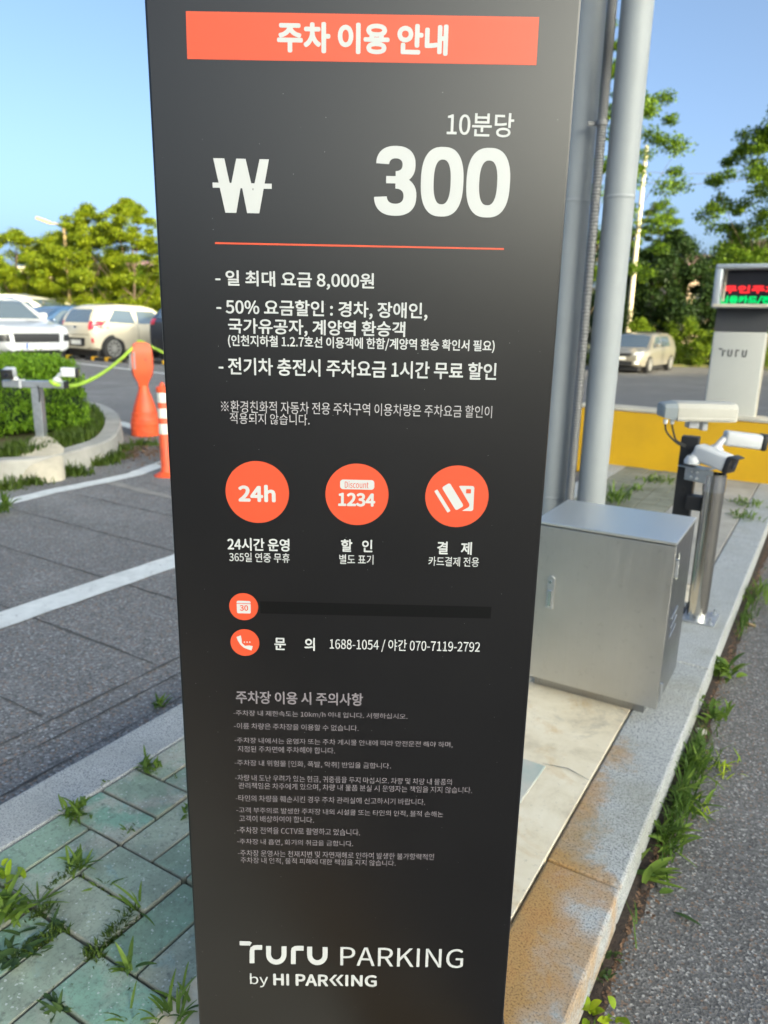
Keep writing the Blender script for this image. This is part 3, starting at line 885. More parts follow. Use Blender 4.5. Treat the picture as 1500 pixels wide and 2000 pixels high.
# flexible conduit up between the pipes
base = Vector((cx, cy, 0)) + Matrix.Rotation(-th, 3, 'Z') @ Vector((-Wc + .075, Dc - .045, 0))
b2_ = atY(1124, 840, 2.66); t2 = atY(1196, 5, 2.64); m2 = atY(1176, 240, 2.65)
pts = []
ctrl = [Vector((b2_.x, b2_.y, KZ + .02)), Vector((b2_.x, b2_.y, b2_.z)), m2, t2, t2 + (t2 - m2) * 2]
def cat(ctrl, n):
    P = [ctrl[0]] + ctrl + [ctrl[-1]]; out = []
    for i in range(1, len(P) - 2):
        for k in range(n):
            t = k / n
            out.append(.5 * ((2 * P[i]) + (-P[i - 1] + P[i + 1]) * t + (2 * P[i - 1] - 5 * P[i] + 4 * P[i + 1] - P[i + 2]) * t * t + (-P[i - 1] + 3 * P[i] - 3 * P[i + 1] + P[i + 2]) * t ** 3))
    return out + [P[-2]]
con = thing('conduit', 'ribbed grey flexible conduit rising behind the cabinet between two pipe poles', 'conduit', (b2_.x, b2_.y, KZ))
bm = BM(); tube(bm, [p - con.location for p in cat(ctrl, 190)], .0160, 14, ridge=.10)
bmo('hose', bm, M['conduit'], con, False)
bm = BM(); c_ = m2 - con.location
lathe(bm, [(.0185, -.008), (.0185, .008)], c_, 18); box(bm, c_ + Vector((-.026, .012, 0)), (.036, .005, .014), .002)
bmo('clamp', bm, M['conduit'], con)

# ------------------------------------------------------------------ camera posts on the right
pb = at(1360, 1206, KZ)
post = thing('camera_post', 'round polished stainless steel post on a bolted plate at the kerb', 'post', pb, -A)
P0 = pb
def vert(px, py, p=None, Y=None):
    """height of the point seen at this place when it stands over p"""
    return atY(px, py, (Y if Y else p.y)).z
ht = vert(1383, 925, P0) - KZ
bm = BM()
lathe(bm, [(.037, .004), (.037, ht), (.033, ht), (.033, ht - .12)], seg=40, cap=False)
bmo('tube', bm, M['stainless_tube'], post, True)
bm = BM(); box(bm, (0, 0, .004), (.145, .145, .008), .002)
bp = bmo('base_plate', bm, M['zinc'], post)
for sx, sy in ((1, 1), (1, -1), (-1, 1), (-1, -1)):
    bm = BM(); lathe(bm, [(.009, 0), (.009, .008), (.004, .008), (.004, .022)], (sx * .055, sy * .055, .008), 6)
    bmo('bolt', bm, M['zinc'], bp)
bm = BM(); lathe(bm, [(.0395, -.03), (.0395, .03)], (0, 0, ht - .035), 30, cap=False)
bmo('sleeve', bm, M['chrome'], post, True)
# black post behind it
Yb = P0.y + .10
q1 = atY(1344, 900, Yb)
bpost = thing('black_post', 'square black post carrying a beige camera housing, behind the silver post', 'post', (q1.x, q1.y, KZ), -A)
zt = vert(1362, 852, None, Yb) - KZ
bm = BM(); box(bm, (0, 0, zt / 2), (.062, .05, zt), .003)
bmo('pillar', bm, M['black'], bpost)
for k in range(3):
    bm = BM(); lathe(bm, [(.008, -.001), (.008, .002)], (.0, -.026, zt - .05 - k * .075), 14, AX)
    bmo('hole', bm, M['rubber'], bpost)
bm = BM(); box(bm, (.045, -.03, zt - .245), (.055, .05, .055), .004)
bmo('junction_box', bm, M['black'], bpost)
bm = BM(); box(bm, (0, 0, .008), (.13, .12, .016), .003)
bmo('foot', bm, M['black'], bpost)
# steel bracket joining both posts
zc = vert(1350, 925, None, P0.y + .05)
bm = BM()
pa, pc = Vector((q1.x, q1.y, zc)), Vector((P0.x, P0.y, zc))
mid = (pa + pc) / 2 + Vector((-.01, -.045, 0))
dx = (pc - pa); an = math.atan2(dx.y, dx.x)
box(bm, mid + dx * -.16, (dx.length * .95, .006, .052), .0015, an)
box(bm, mid + dx * -.16 + Vector((.0, .030, .0245)), (dx.length * .95, .066, .005), .0015, an)
for k in (-1, 1):
    for kk in (-1, 1):
        lathe(bm, [(.006, -.004), (.006, .004)], mid + Matrix.Rotation(an, 3, 'Z') @ Vector((-.035 + k * .011, -.005, kk * .011)), 8, AX)
br = tag(bmo('bracket', bm, M['zinc']), 'bolted steel bracket clamping the silver post to the black post', 'bracket')

def bullet_cam(name, label, foot, body, aim, size, group='white bullet cameras on the steel bracket', ln=.16):
    """white bullet camera: foot on the bracket, arm, body with black front and lens"""
    t = thing(name, label, 'camera', foot, 0, group)
    foot, body = Vector(foot), Vector(body)
    aim = Vector(aim).normalized()
    side = aim.cross(Vector((0, 0, 1))).normalized(); up = side.cross(aim)
    rot = Matrix((side, aim, up)).transposed().to_4x4()
    b = body - foot
    bm = BM(); box(bm, b, (size, ln, size * .86), size * .16, rot, 3)
    bd = bmo('body', bm, M['white_plastic'], t, True)
    bm = BM(); box(bm, b + aim * (ln / 2 + .006), (size * 1.06, .022, size * .92), size * .12, rot, 3)
    box(bm, b + aim * (ln / 2 + .016) + up * size * .43, (size * 1.04, .030, .005), .002, rot)
    fr = bmo('face', bm, M['black'], bd, True)
    bm = BM(); lathe(bm, [(size * .20, 0), (size * .20, .003), (size * .12, .004)], b + aim * (ln / 2 + .017), 20, rot @ Matrix.Rotation(-PI / 2, 4, 'X'))
    bmo('lens', bm, M['lens'], bd, True)
    bm = BM(); lathe(bm, [(size * .42, 0), (size * .42, .012), (size * .30, .028), (size * .22, .03)], (0, 0, 0), 20)
    k = b - aim * ln * .28 - up * size * .3
    tube(bm, [(0, 0, .02), Vector((k.x * .4, k.y * .4, .05)), k], size * .22, 12)
    bmo('mount', bm, M['white_plastic'], t, True)
    return t
f1 = atY(1352, 905, P0.y + .03); bullet_cam('bullet_camera', 'white bullet camera on the bracket, its black face turned towards the road', f1, atY(1392, 893, P0.y - .0), (.62, -.72, -.22), .070, ln=.13)
f2 = atY(1398, 884, P0.y + .12); bullet_cam('bullet_camera', 'white bullet camera turned right, above and behind the black faced one', f2, atY(1450, 859, P0.y + .13), (.93, -.16, -.08), .064, ln=.135)
bm = BM(); tube(bm, [atY(1413, 918, P0.y), atY(1414, 926, P0.y), atY(1412, 933, P0.y)], .004, 8)
tag(bmo('loose_cable', bm, M['black'], None, True), 'short black cable end hanging below the black camera face', 'cable')
# large housing on top of the black post
hc = atY(1361, 803, Yb)
hs = thing('camera_housing', 'large beige box camera housing on top of the square black post', 'camera', (hc.x, hc.y, hc.z), R(-2))
hs.scale = (.77, .77, .77)
bm = BM()
prof = [(-.072, -.042), (.072, -.042), (.075, -.02), (.075, .020), (.060, .040), (.03, .047), (-.03, .047), (-.060, .040), (-.075, .020), (-.075, -.02)]
def extr(bm, prof, xs_):
    rings = []
    for x, k in xs_:
        rings.append([bm.verts.new((x, y * k, z * k + (1 - k) * .01)) for y, z in prof])
    for a, b in zip(rings, rings[1:]):
        for i in range(len(prof)):
            bm.faces.new((a[i], a[(i + 1) % len(prof)], b[(i + 1) % len(prof)], b[i]))
    bm.faces.new(rings[0][::-1]); bm.faces.new(rings[-1])
extr(bm, prof, [(-.115, 1), (-.11, 1.02), (.135, 1.02), (.165, .98), (.172, .86)])
bmo('shell', bm, M['beige_metal'], hs, True)
bm = BM(); extr(bm, prof, [(-.178, .62), (-.170, .78), (-.1155, .98)])
bmo('end_cap', bm, M['grey_plastic'], hs, True)
bm = BM(); box(bm, (.02, -.0785, -.030), (.27, .006, .012), .002)
bmo('side_rail', bm, M['beige_metal'], hs)
for x in (-.160, -.128):
    bm = BM(); lathe(bm, [(.009, -.018), (.011, -.008), (.011, .004)], (x, -.045, -.042), 12)
    bmo('cable_gland', bm, M['white_plastic'], hs, True)
bm = BM(); box(bm, (-.015, -.0, -.062), (.05, .06, .038), .003); box(bm, (.04, .0, -.066), (.028, .05, .05), .003)
bmo('swivel_bracket', bm, M['zinc'], hs)
for i, x in enumerate((-.160, -.128)):
    a_ = Vector((x, -.045, -.06)); e_ = Vector((-.045, -.03, -.175 + i * .01))
    bm = BM(); tube(bm, cat([a_, a_ + Vector((.012, 0, -.04)), Vector((-.095, -.04, -.15 + .01 * i)), e_], 10), .0048, 8)
    bmo('cable', bm, M['rubber'], hs, True)

# ------------------------------------------------------------------ kiosk and yellow wall
kb = at(1412, 930, KZ)
FR = Vector((math.cos(R(0)), 0, 0))
kl, kr = atY(1374, 925, kb.y), atY(1443, 935, kb.y)
kw = (atY(1496, 655, kb.y).x - atY(1393, 655, kb.y).x) * .98
kx = (atY(1496, 655, kb.y).x + atY(1393, 655, kb.y).x) / 2
kz = lambda py: atY(1440, py, kb.y).z - KZ
kio = thing('parking_kiosk', 'light grey parking display column with red and green LED rows', 'kiosk', (kx, kb.y, KZ), R(-27))
zb1, zb2, zb3 = kz(648), kz(602), kz(517)
bm = BM(); box(bm, (0, .13, zb1 / 2), (kw * .94, .26, zb1), .012, None, 3)
body = bmo('column', bm, M['kiosk'], kio, True)
bm = BM(); box(bm, (kw * .47 + .004, .13, zb1 / 2), (.008, .20, zb1 - .02), .003)
bmo('sunlit_side_strip', bm, M['cream'], kio)  # cream slab stands in for warm sunlight on the side face
bm = BM(); box(bm, (0, .13, (zb1 + zb2) / 2), (kw * .93, .25, zb2 - zb1))
bmo('dark_band', bm, M['kiosk_dark'], kio)
hw = atY(1530, 560, kb.y).x - atY(1401, 560, kb.y).x
hx_ = (atY(1530, 560, kb.y).x + atY(1401, 560, kb.y).x) / 2 - kx
bm = BM()
zc_, hh_ = (zb2 + zb3) / 2, zb3 - zb2
T_ = .034
box(bm, (hx_, .06, zb3 - T_ / 2), (hw, .40, T_), .012, None, 3); box(bm, (hx_, .06, zb2 + T_ * .4), (hw, .40, T_ * .8), .010, None, 3)
for sx in (-1, 1): box(bm, (hx_ + sx * (hw / 2 - T_ * .75), .062, zc_), (T_ * 1.5, .394, hh_ - .012), .014, None, 3)
head = bmo('display_head', bm, M['kiosk_head'], kio, True)
bm = BM(); box(bm, (hx_, .12, zc_), (hw - T_ * 3, .20, hh_ - T_ * 1.6))
bmo('screen', bm, M['screen'], head)
bm = BM(); box(bm, (hx_ - hw / 2 + T_ * 1.9, .012, zc_ + .012), (.016, .008, hh_ - T_ * 2.1)); box(bm, (hx_, -.139, zb2 + T_ * .45), (hw - .02, .006, .022), .003)
bmo('inner_frame', bm, M['cream'], head)
def kiosk_text(body_, x0, x1, z0, z1, m, y=-.002, parent=kio, bold=.0, name='lettering'):
    V, Fc = text_layers(body_, x0, z0, x1, z1, bold)
    return pyd(name, [(x, y - i * .0002, z) for x, z, i in V], Fc, M[m], parent)
lx = hx_ - hw / 2 + T_ * 1.2
kiosk_text('무인주차', lx + .02, lx + .38, zc_ - .045, zc_ + .012, 'led_red', .016, head, .004)
kiosk_text('신용카드/전용', lx - .0, lx + .40, zc_ - .122, zc_ - .060, 'led_green', .016, head, .004)
# small word mark on the column
def kiosk_mark():
    V, Fc = [], []
    x0, x1 = -kw * .30, kw * .20
    z1, z0 = kz(683), kz(697)
    u = (x1 - x0) / 4.4; h_ = z1 - z0; t = .009
    def bar(a, b, c, d):
        k = len(V); V.extend([(a, -.002, b), (c, -.002, b), (c, -.002, d), (a, -.002, d)]); Fc.append((k, k + 1, k + 2, k + 3))
    for i, ch in enumerate('tUrU'):
        x = x0 + i * u * 1.13
        if ch == 't': bar(x - .012, z1 + t * .6, x + u * .3, z1 - t * .4); bar(x + u * .3, z0, x + u * .3 + t, z1 - t); bar(x + u * .3 + t, z1 - t * 1.6, x + u * .8, z1 - t * .6)
        if ch == 'r': bar(x + u * .1, z0, x + u * .1 + t, z1); bar(x + u * .1 + t, z1 - t, x + u * .7, z1)
        if ch == 'U': bar(x, z0 + t, x + t, z1); bar(x + u * .75 - t, z0 + t, x + u * .75, z1); bar(x + t * .4, z0, x + u * .75 - t * .4, z0 + t)
    pyd('lettering', V, Fc, M['kiosk_dark'], kio)
kiosk_mark()
# low yellow wall at the end of the island
wa, wb = at(1120, 897, KZ), at(1330, 924, KZ)
wdv = (wb - wa).normalized(); wnv = Vector((-wdv.y, wdv.x, 0))
wtop = atY(1240, 805, (wa + (wb - wa) * .57).y).z - KZ
wl = 2.9
yw = thing('yellow_wall', 'low yellow painted concrete wall with pale cap behind the grey kiosk', 'wall', (wa.x, wa.y, KZ), math.atan2(wdv.y, wdv.x))
bm = BM(); box(bm, (wl / 2, .11, wtop / 2 - .05), (wl, .22, wtop + .1), .01)
bmo('painted_face', bm, M['yellow'], yw)
bm = BM(); box(bm, (wl / 2, .11, wtop + .012), (wl + .02, .235, .026), .008)
bmo('cap', bm, M['cream'], yw)

# ------------------------------------------------------------------ left island: kerb, hedge, T-post
def px_pts(P, z): return [at(x, y, z) for x, y in P]
out_b = px_pts([(-160, 950), (0, 945), (93, 936), (157, 919), (216, 897), (237, 874), (240, 850), (226, 828), (190, 812), (120, 800)], 0)
cen = sum(out_b, Vector()) / len(out_b)
IZ = .165
kb_ = BM()
sm_b = cat(out_b, 6)
sm_b = [Vector((p.x, p.y, 0)) for p in sm_b]
def inward(i):
    t = (sm_b[min(i + 1, len(sm_b) - 1)] - sm_b[max(i - 1, 0)]).normalized()
    return Vector((-t.y, t.x, 0))
rows = []
for i, p in enumerate(sm_b):
    q = inward(i)
    rows.append([kb_.verts.new(v) for v in (p, p + q * .012 + Vector((0, 0, IZ - .012)), p + q * .024 + Vector((0, 0, IZ)), p + q * .16 + Vector((0, 0, IZ)), p + q * .165 + Vector((0, 0, IZ - .06)))])
for a, b in zip(rows, rows[1:]):
    for k in range(4): kb_.faces.new((a[k], b[k], b[k + 1], a[k + 1]))
o = bmo('kerb', kb_, M['stone'], None, True); tag(o, kind='structure')
inner = [p + inward(i) * .163 for i, p in enumerate(sm_b)]
V = [(p.x, p.y, IZ - .02) for p in inner]
o = pyd('planting_bed', V, [tuple(range(len(V)))], M['grass_ground']); tag(o, kind='structure')
# leaf helper: many small quads
def leaves(name, C, sizes, m, seed=1, parent=None, droop=.5, aspect=.55, up=0.0, outward=None):
    """C: (n,3) centres; every leaf is a bent pair of quads"""
    g = np.random.default_rng(seed)
    n = len(C)
    a = g.uniform(0, 2 * PI, n); el_ = g.normal(up, droop, n)
    d = np.stack([np.cos(a) * np.cos(el_), np.sin(a) * np.cos(el_), np.sin(el_)], 1)
    if outward is not None:
        d = d + outward; d /= np.linalg.norm(d, axis=1, keepdims=True) + 1e-9
    ref = np.stack([g.normal(0, .5, n), g.normal(0, .5, n), np.ones(n)], 1)
    s = np.cross(d, ref); s /= np.linalg.norm(s, axis=1, keepdims=True) + 1e-9
    L_ = np.asarray(sizes)[:, None] * np.ones((n, 1)); W_ = L_ * aspect * .5
    p0 = C - d * L_ * .5; p2 = C + d * L_ * .5
    V = np.stack([p0, C + s * W_, p2, C - s * W_], 1).reshape(-1, 3)
    me = bpy.data.meshes.new(name)
    me.vertices.add(4 * n); me.vertices.foreach_set('co', V.astype(np.float32).ravel())
    me.loops.add(4 * n); me.loops.foreach_set('vertex_index', np.arange(4 * n, dtype=np.int32))
    me.polygons.add(n); me.polygons.foreach_set('loop_start', np.arange(0, 4 * n, 4, dtype=np.int32))
    at_ = me.attributes.new('leaf', 'FLOAT', 'FACE'); at_.data.foreach_set('value', g.random(n).astype(np.float32))
    me.update(calc_edges=True); me.validate()
    return link(name, me, m, parent)
def blob_points(g, centres, radii, per, flat=1.0, shell=.55):
    out = []
    for c, r_ in zip(centres, radii):
        v = g.normal(size=(per, 3)); v /= np.linalg.norm(v, axis=1, keepdims=True)
        rr = r_ * (shell + (1 - shell) * g.random((per, 1))) * g.uniform(.75, 1.08, (per, 1))
        q = v * rr; q[:, 2] *= flat
        out.append(np.asarray(c) + q)
    return np.vstack(out)
hg = np.random.default_rng(4)
# rounded clipped hedge filling the island
hcx = at(40, 862, IZ)
hx0, hx1 = at(-120, 868, IZ), at(204, 838, IZ)
C_, S_ = [], []
axis = Vector((hx1.x - hx0.x, hx1.y - hx0.y, 0)); hl = axis.length; axis.normalize()
back = Vector((-axis.y, axis.x, 0))
hw_ = 1.15
htop = lambda t: .64 - .03 * max(0, t - .45) / .55
centres = []
for i in range(46):
    for j in range(10):
        t, u = (i + hg.uniform(0, 1)) / 46, (j + hg.uniform(0, 1)) / 10
        end = 1 - max(0, (t - .88) / .12) ** 2
        for lv in range(5):
            edge = (j in (0, 9)) or i > 42 or lv == 4
            if not edge: continue
            z = (lv + hg.uniform(.2, 1)) / 5 * htop(t)
            round_ = .12 * (z / .6) ** 3
            uu = round_ + u * (1 - 2 * round_)
            p = hx0 + axis * (hl * (t if lv < 4 else t * .97)) + back * (hw_ * (uu * end + .5 * (1 - end)) + .06)
            centres.append((p.x, p.y, IZ + z * (.9 + .1 * end)))
cen_ = np.array(centres)
Cp = blob_points(hg, cen_, hg.uniform(.06, .11, len(cen_)), 42, 1.0, .2)
out_ = hg.normal(0, .35, (len(Cp), 3)); out_[:, 2] += .55
hedge = thing('hedge', 'low clipped evergreen hedge on the rounded kerbed island behind the T-post', 'hedge', (hcx.x, hcx.y, IZ))
ho = leaves('foliage', Cp - np.array([hcx.x, hcx.y, IZ]), hg.uniform(.03, .055, len(Cp)), M['leaf_hedge'], 6, hedge, .6, .30, .3, out_)
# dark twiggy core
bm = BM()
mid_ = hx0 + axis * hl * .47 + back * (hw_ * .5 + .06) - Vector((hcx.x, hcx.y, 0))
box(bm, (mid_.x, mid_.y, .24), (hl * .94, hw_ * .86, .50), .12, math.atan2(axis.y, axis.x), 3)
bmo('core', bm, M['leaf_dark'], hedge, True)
# rough grass on the island and at the foot of its kerb
def blades(name, pts, hts, m, seed, bend=.5, wd=.006):
    r = random.Random(seed); V, Fc = [], []
    for p, h in zip(pts, hts):
        a = r.uniform(0, 2 * PI); d = Vector((math.cos(a), math.sin(a), 0)); s = Vector((-d.y, d.x, 0)) * wd * r.uniform(.6, 1.3)
        k = len(V); b = r.uniform(.1, bend)
        p = Vector(p)
        V += [p + s, p - s, p + d * h * b * .35 + Vector((0, 0, h * .6)) + s * .8, p + d * h * b * .35 + Vector((0, 0, h * .6)) - s * .8, p + d * h * b + Vector((0, 0, h * (1 - b * .3)))]
        Fc += [(k, k + 1, k + 3, k + 2), (k + 2, k + 3, k + 4)]
    return pyd(name, V, Fc, m)
r = random.Random(9)
P, H = [], []
for _ in range(2600):
    i = r.randrange(4, len(sm_b) - 4); q = sm_b[i].lerp(sm_b[i + 1], r.random()) + inward(i) * r.uniform(.165, .50)
    P.append((q.x, q.y, IZ - .02)); H.append(r.uniform(.03, .13))
o = tag(blades('rough_grass', P, H, M['grass'], 3, .8), 'rough grass growing between the island kerb and the hedge', 'grass', kind='stuff')
P, H = [], []
for _ in range(2600):
    t = r.choice([(150, 925), (215, 897), (225, 893), (188, 908), (205, 902), (140, 928), (60, 945), (10, 955), (235, 880), (285, 870)])
    q = at(t[0] + r.gauss(0, 12), t[1], 0); q = q + Vector((r.gauss(0, .04), r.gauss(0, .03) - .03, 0))
    P.append((q.x, q.y, 0)); H.append(abs(r.gauss(.02, .04)) + .012)
o = tag(blades('kerb_grass', P, H, M['grass'], 4, .8), 'small grass tufts growing at the foot of the island kerb', 'grass', kind='stuff')
# T-post
tb = at(83, 868, IZ)
tp = thing('camera_stand', 'grey T-shaped steel stand on a concrete footing before the hedge', 'stand', (tb.x, tb.y, 0))
zt = vert(70, 757, tb)
bm = BM(); box(bm, (0, 0, (zt + IZ) / 2), (.072, .072, zt - IZ), .004)
bmo('upright', bm, M['zinc'], tp)
bxl, bxr = atY(9, 759, tb.y), atY(130, 757, tb.y)
bm = BM(); box(bm, ((bxl.x + bxr.x) / 2 - tb.x, 0, zt + .028), (bxr.x - bxl.x, .075, .055), .004)
bar = bmo('crossbar', bm, M['zinc'], tp)
for x in (bxl.x, bxr.x):
    bm = BM(); box(bm, (x - tb.x, 0, zt + .028), (.012, .078, .058), .002)
    bmo('end_plug', bm, M['black'], bar)
bm = BM(); box(bm, (bxl.x - tb.x + .145, 0, zt + .03), (.016, .080, .066), .002)
bmo('strap', bm, M['white_plastic'], bar)
bm = BM()
tube(bm, [(.028, -.04, zt + .02), (.036, -.045, zt - .05), (.03, -.045, zt - .11)], .006, 8)
bmo('cable', bm, M['rubber'], tp, True)
bm = BM()
rr = random.Random(6)
rings = []
for rad, z, dy_ in ((.165, -.01, -.58), (.16, .05, -.56), (.155, .12, -.50), (.16, IZ + .022, -.32), (.11, IZ + .045, -.12), (.055, IZ + .065, 0), (.05, IZ + .067, 0)):
    rings.append([bm.verts.new((math.cos(2 * PI * i / 20) * rad * rr.uniform(.93, 1.07) - dy_ * .42, math.sin(2 * PI * i / 20) * rad * rr.uniform(.93, 1.07) * .9 + dy_, z)) for i in range(20)])
for a, b in zip(rings, rings[1:]):
    for i in range(20): bm.faces.new((a[i], a[(i + 1) % 20], b[(i + 1) % 20], b[i]))
bm.faces.new(rings[-1])
bmo('footing', bm, mat('worn_footing', (.56, .50, .39), .9, c2=(.40, .36, .29), scale=6, bump=.4), tp, True)
zb_ = zt + .056
f = Vector((atY(28, 740, tb.y).x, tb.y, zb_)); bullet_cam('bullet_camera', 'white bullet camera facing the lane, at the far end of the T-shaped stand', f, atY(18, 728, tb.y - .04), (.18, -.96, -.15), .085, 'white cameras on the T-shaped stand', .12)
f = Vector((atY(112, 740, tb.y).x, tb.y, zb_)); bullet_cam('bullet_camera', 'white bullet camera turned right, on the rope end of the T-shaped stand', f, atY(134, 727, tb.y), (.93, .22, -.05), .085, 'white cameras on the T-shaped stand', .115)

# ------------------------------------------------------------------ orange posts and rope
ob = at(286, 850, 0)
an = thing('orange_barrier_post', 'bulbous orange plastic barrier post with paddle head holding the lime rope', 'barrier post', ob, R(20))
zz = lambda py: atY(282, py, ob.y).z
mw = lambda px: px / 1440 * math.hypot(ob.y, 1.2) * .99
bm = BM()
prof = [(mw(27), .0), (mw(28), .01), (mw(28), .045), (mw(27), .05), (mw(28), .055), (mw(28.5), .09), (mw(27.6), .095), (mw(28.2), .10), (mw(28), .14), (mw(27), .145), (mw(27.2), .15), (mw(26), .19), (mw(25), .195), (mw(24.5), .24), (mw(22.5), .245), (mw(21), .29), (mw(18), .34), (mw(14), .40), (mw(10.5), .45), (mw(9.2), .49), (mw(9), zz(752))]
lathe(bm, prof, seg=32)
bmo('base', bm, M['orange'], an, True)
bm = BM()
z0_, z1_ = zz(756), zz(668)
hh_ = z1_ - z0_
pr_ = [(.0, .048), (.10, .055), (.28, .10), (.45, .112), (.70, .112), (.88, .102), (.96, .08), (1.0, .045)]
rg = []
for t, wx in pr_:
    dy = .035 + .042 * min(1, t * 3) - (.02 if t > .95 else 0)
    rg.append([bm.verts.new((sx * wx * kx_, sy * dy * ky_, z0_ + t * hh_)) for sx, sy, kx_, ky_ in ((1, .0, 1, 1), (1, 1, .86, 1), (0, 1, 1, 1.05), (-1, 1, .86, 1), (-1, 0, 1, 1), (-1, -1, .86, 1), (0, -1, 1, 1.05), (1, -1, .86, 1))])
for a, b in zip(rg, rg[1:]):
    for i in range(8): bm.faces.new((a[i], a[(i + 1) % 8], b[(i + 1) % 8], b[i]))
bm.faces.new(rg[0][::-1]); bm.faces.new(rg[-1])
head = bmo('paddle', bm, M['orange'], an, True)
bm = BM(); box(bm, (-.095, -.066, z0_ + hh_ * .60), (.075, .006, .17), .004, R(-38))
bmo('sticker', bm, M['print_mid'], head)
bm = BM(); lathe(bm, [(.009, -.006), (.009, .006)], (.03, -.082, z0_ + hh_ * .62), 12, AX)
bmo('screw', bm, M['rubber'], head)
# rope
rp = [atY(98, 744, tb.y - .05), atY(112, 752, tb.y - .05), atY(150, 752, tb.y + .2), atY(195, 732, tb.y + .6), atY(235, 702, ob.y - .35), atY(263, 675, ob.y - .04), atY(272, 667, ob.y), atY(284, 671, ob.y), atY(305, 682, ob.y + .3), atY(330, 694, ob.y + .6), atY(372, 715, ob.y + 1.1), at(420, 770, .03), at(470, 762, .02), at(500, 770, .02)]
bm = BM(); tube(bm, [p_ for p_ in cat(rp, 12)], .017, 8, ridge=.14)
tag(bmo('rope', bm, M['rope'], None, True), 'lime green rope slung from the T-shaped stand over the orange post', 'rope')
db = at(326, 930, 0)
dl = thing('delineator_post', 'slim orange delineator post with white reflective bands beside the sign', 'bollard', db)
dz = lambda py: atY(318, py, db.y).z
bm = BM(); lathe(bm, [(.095, 0), (.095, .012), (.075, .022), (.045, .04), (.040, .06), (.040, dz(757)), (.036, dz(755)), (.020, dz(753)), (.014, dz(748)), (.004, dz(746))], seg=28)
dp = bmo('post', bm, M['orange'], dl, True)
bm = BM(); lathe(bm, [(.0405, dz(767)), (.046, dz(765)), (.046, dz(757)), (.0405, dz(755))], seg=28)
bmo('collar', bm, M['orange'], dl, True)
for a, b in ((786, 766), (816, 797), (847, 827)):
    bm = BM(); lathe(bm, [(.0403, dz(a)), (.0418, dz(a - 1)), (.0418, dz(b + 1)), (.0403, dz(b))], seg=28, cap=False)
    bmo('band', bm, M['reflect_white'], dl, True)

# ------------------------------------------------------------------ weeds
def weed(name, label, p, n, ln, wd, m, seed, up=(.2, 1.2), curve=.8, spread=.012, group=None, cat_='weed', az=None, tip=2.0, stems=0.0):
    """rosette of curved leaf strips; stems > 0 strings several rosettes up a short stalk"""
    r = random.Random(seed); V, Fc, tone = [], [], []
    p = Vector(p)
    for i in range(n):
        a = r.uniform(0, 2 * PI) if az is None else r.gauss(az[0], az[1])
        e = r.uniform(*up); L_ = ln * r.uniform(.5, 1.1); W_ = wd * r.uniform(.5, .95); cv = curve * r.uniform(.5, 1.3)
        o = Vector((r.gauss(0, spread), r.gauss(0, spread), r.uniform(0, stems)))
        d = Vector((math.cos(a), math.sin(a), 0)); s = Vector((-d.y, d.x, 0)); tw = r.uniform(-.4, .4)
        s = (s + Vector((0, 0, tw))).normalized()
        k = len(V); pos = o.copy(); K = 6; tn = r.random()
        for j in range(K + 1):
            t = j / K
            ang = e - cv * t
            w_ = W_ * .5 * (math.sin(PI * min(1, t * .92 + .08)) ** .8) * (1 - .25 * t) + .0006
            fold = Vector((0, 0, w_ * .35))
            V += [pos + s * w_ + fold, pos, pos - s * w_ + fold]
            pos = pos + (d * math.cos(ang) + Vector((0, 0, math.sin(ang)))) * (L_ / K)
            if pos.z < .002: pos.z = .002
            if j:
                b = k + 3 * j
                Fc += [(b - 3, b - 2, b + 1, b), (b - 2, b - 1, b + 2, b + 1)]; tone += [tn, tn]
    o = pyd(name, V, Fc, M[m], None, True)
    at_ = o.data.attributes.new('leaf', 'FLOAT', 'FACE'); at_.data.foreach_set('value', tone)
    o.location = p
    return tag(o, label, cat_, group)
G1 = 'weeds growing in the joints of the green pavers'
G2 = 'weeds growing along the foot of the right kerb'
K_ = KZ - .006
pv = lambda x, y: at(x, y, K_)
weed('weed', 'leafy bright weed at the joint of granite kerb and green paver nearest the sign', pv(290, 1503), 46, .034, .010, 'weed', 1, (.1, 1.4), .7, .012, G1, stems=.012)
weed('weed', 'tall bushy weed with narrow leaves against the granite kerb edge', pv(147, 1597), 50, .042, .009, 'weed', 2, (.2, 1.5), .7, .011, G1, stems=.022)
weed('weed', 'tiny sprig growing out of the kerb joint between two bushier weeds', pv(199, 1532), 9, .018, .006, 'weed', 3, (.3, 1.2), .6, .004, G1)
weed('weed', 'star shaped rosette of narrow bright leaves between pale pavers', pv(148, 1698), 34, .046, .0065, 'weed', 4, (.1, 1.35), .6, .008, G1, stems=.012)
weed('weed', 'large broad leaved weed cut by the left edge of the photo', pv(18, 1790), 34, .062, .017, 'weed', 5, (.2, 1.3), .9, .016, G1, stems=.02)
weed('weed', 'yellow green broad leaves above the large weed at the left edge', pv(22, 1715), 12, .040, .018, 'weed_yellow', 6, (.2, 1.1), .8, .014, G1, stems=.012)
weed('grass_sprout', 'upright grass sprout between the left edge weed and the star shaped rosette', pv(76, 1768), 12, .060, .007, 'weed', 7, (.3, 1.5), .6, .006, G1, 'weed')
weed('grass_sprout', 'thin bladed grass seedling standing alone on a teal paver', pv(266, 1782), 8, .078, .0065, 'weed', 8, (.2, 1.5), .8, .005, G1, 'weed')
weed('weed', 'thin pale sprout with red stem in the joint above the teal paver seedling', pv(204, 1735), 8, .040, .006, 'weed', 9, (.2, 1.4), .7, .006, G1)
weed('weed', 'dark lobed weed lying across the joint of pale and teal pavers', pv(113, 1808), 22, .042, .010, 'weed_dark', 10, (.05, .6), .5, .012, G1)
weed('weed', 'dark lobed rosette spreading at the left edge over a pale paver', pv(28, 1872), 30, .052, .014, 'weed_dark', 11, (.1, .9), .6, .014, G1)
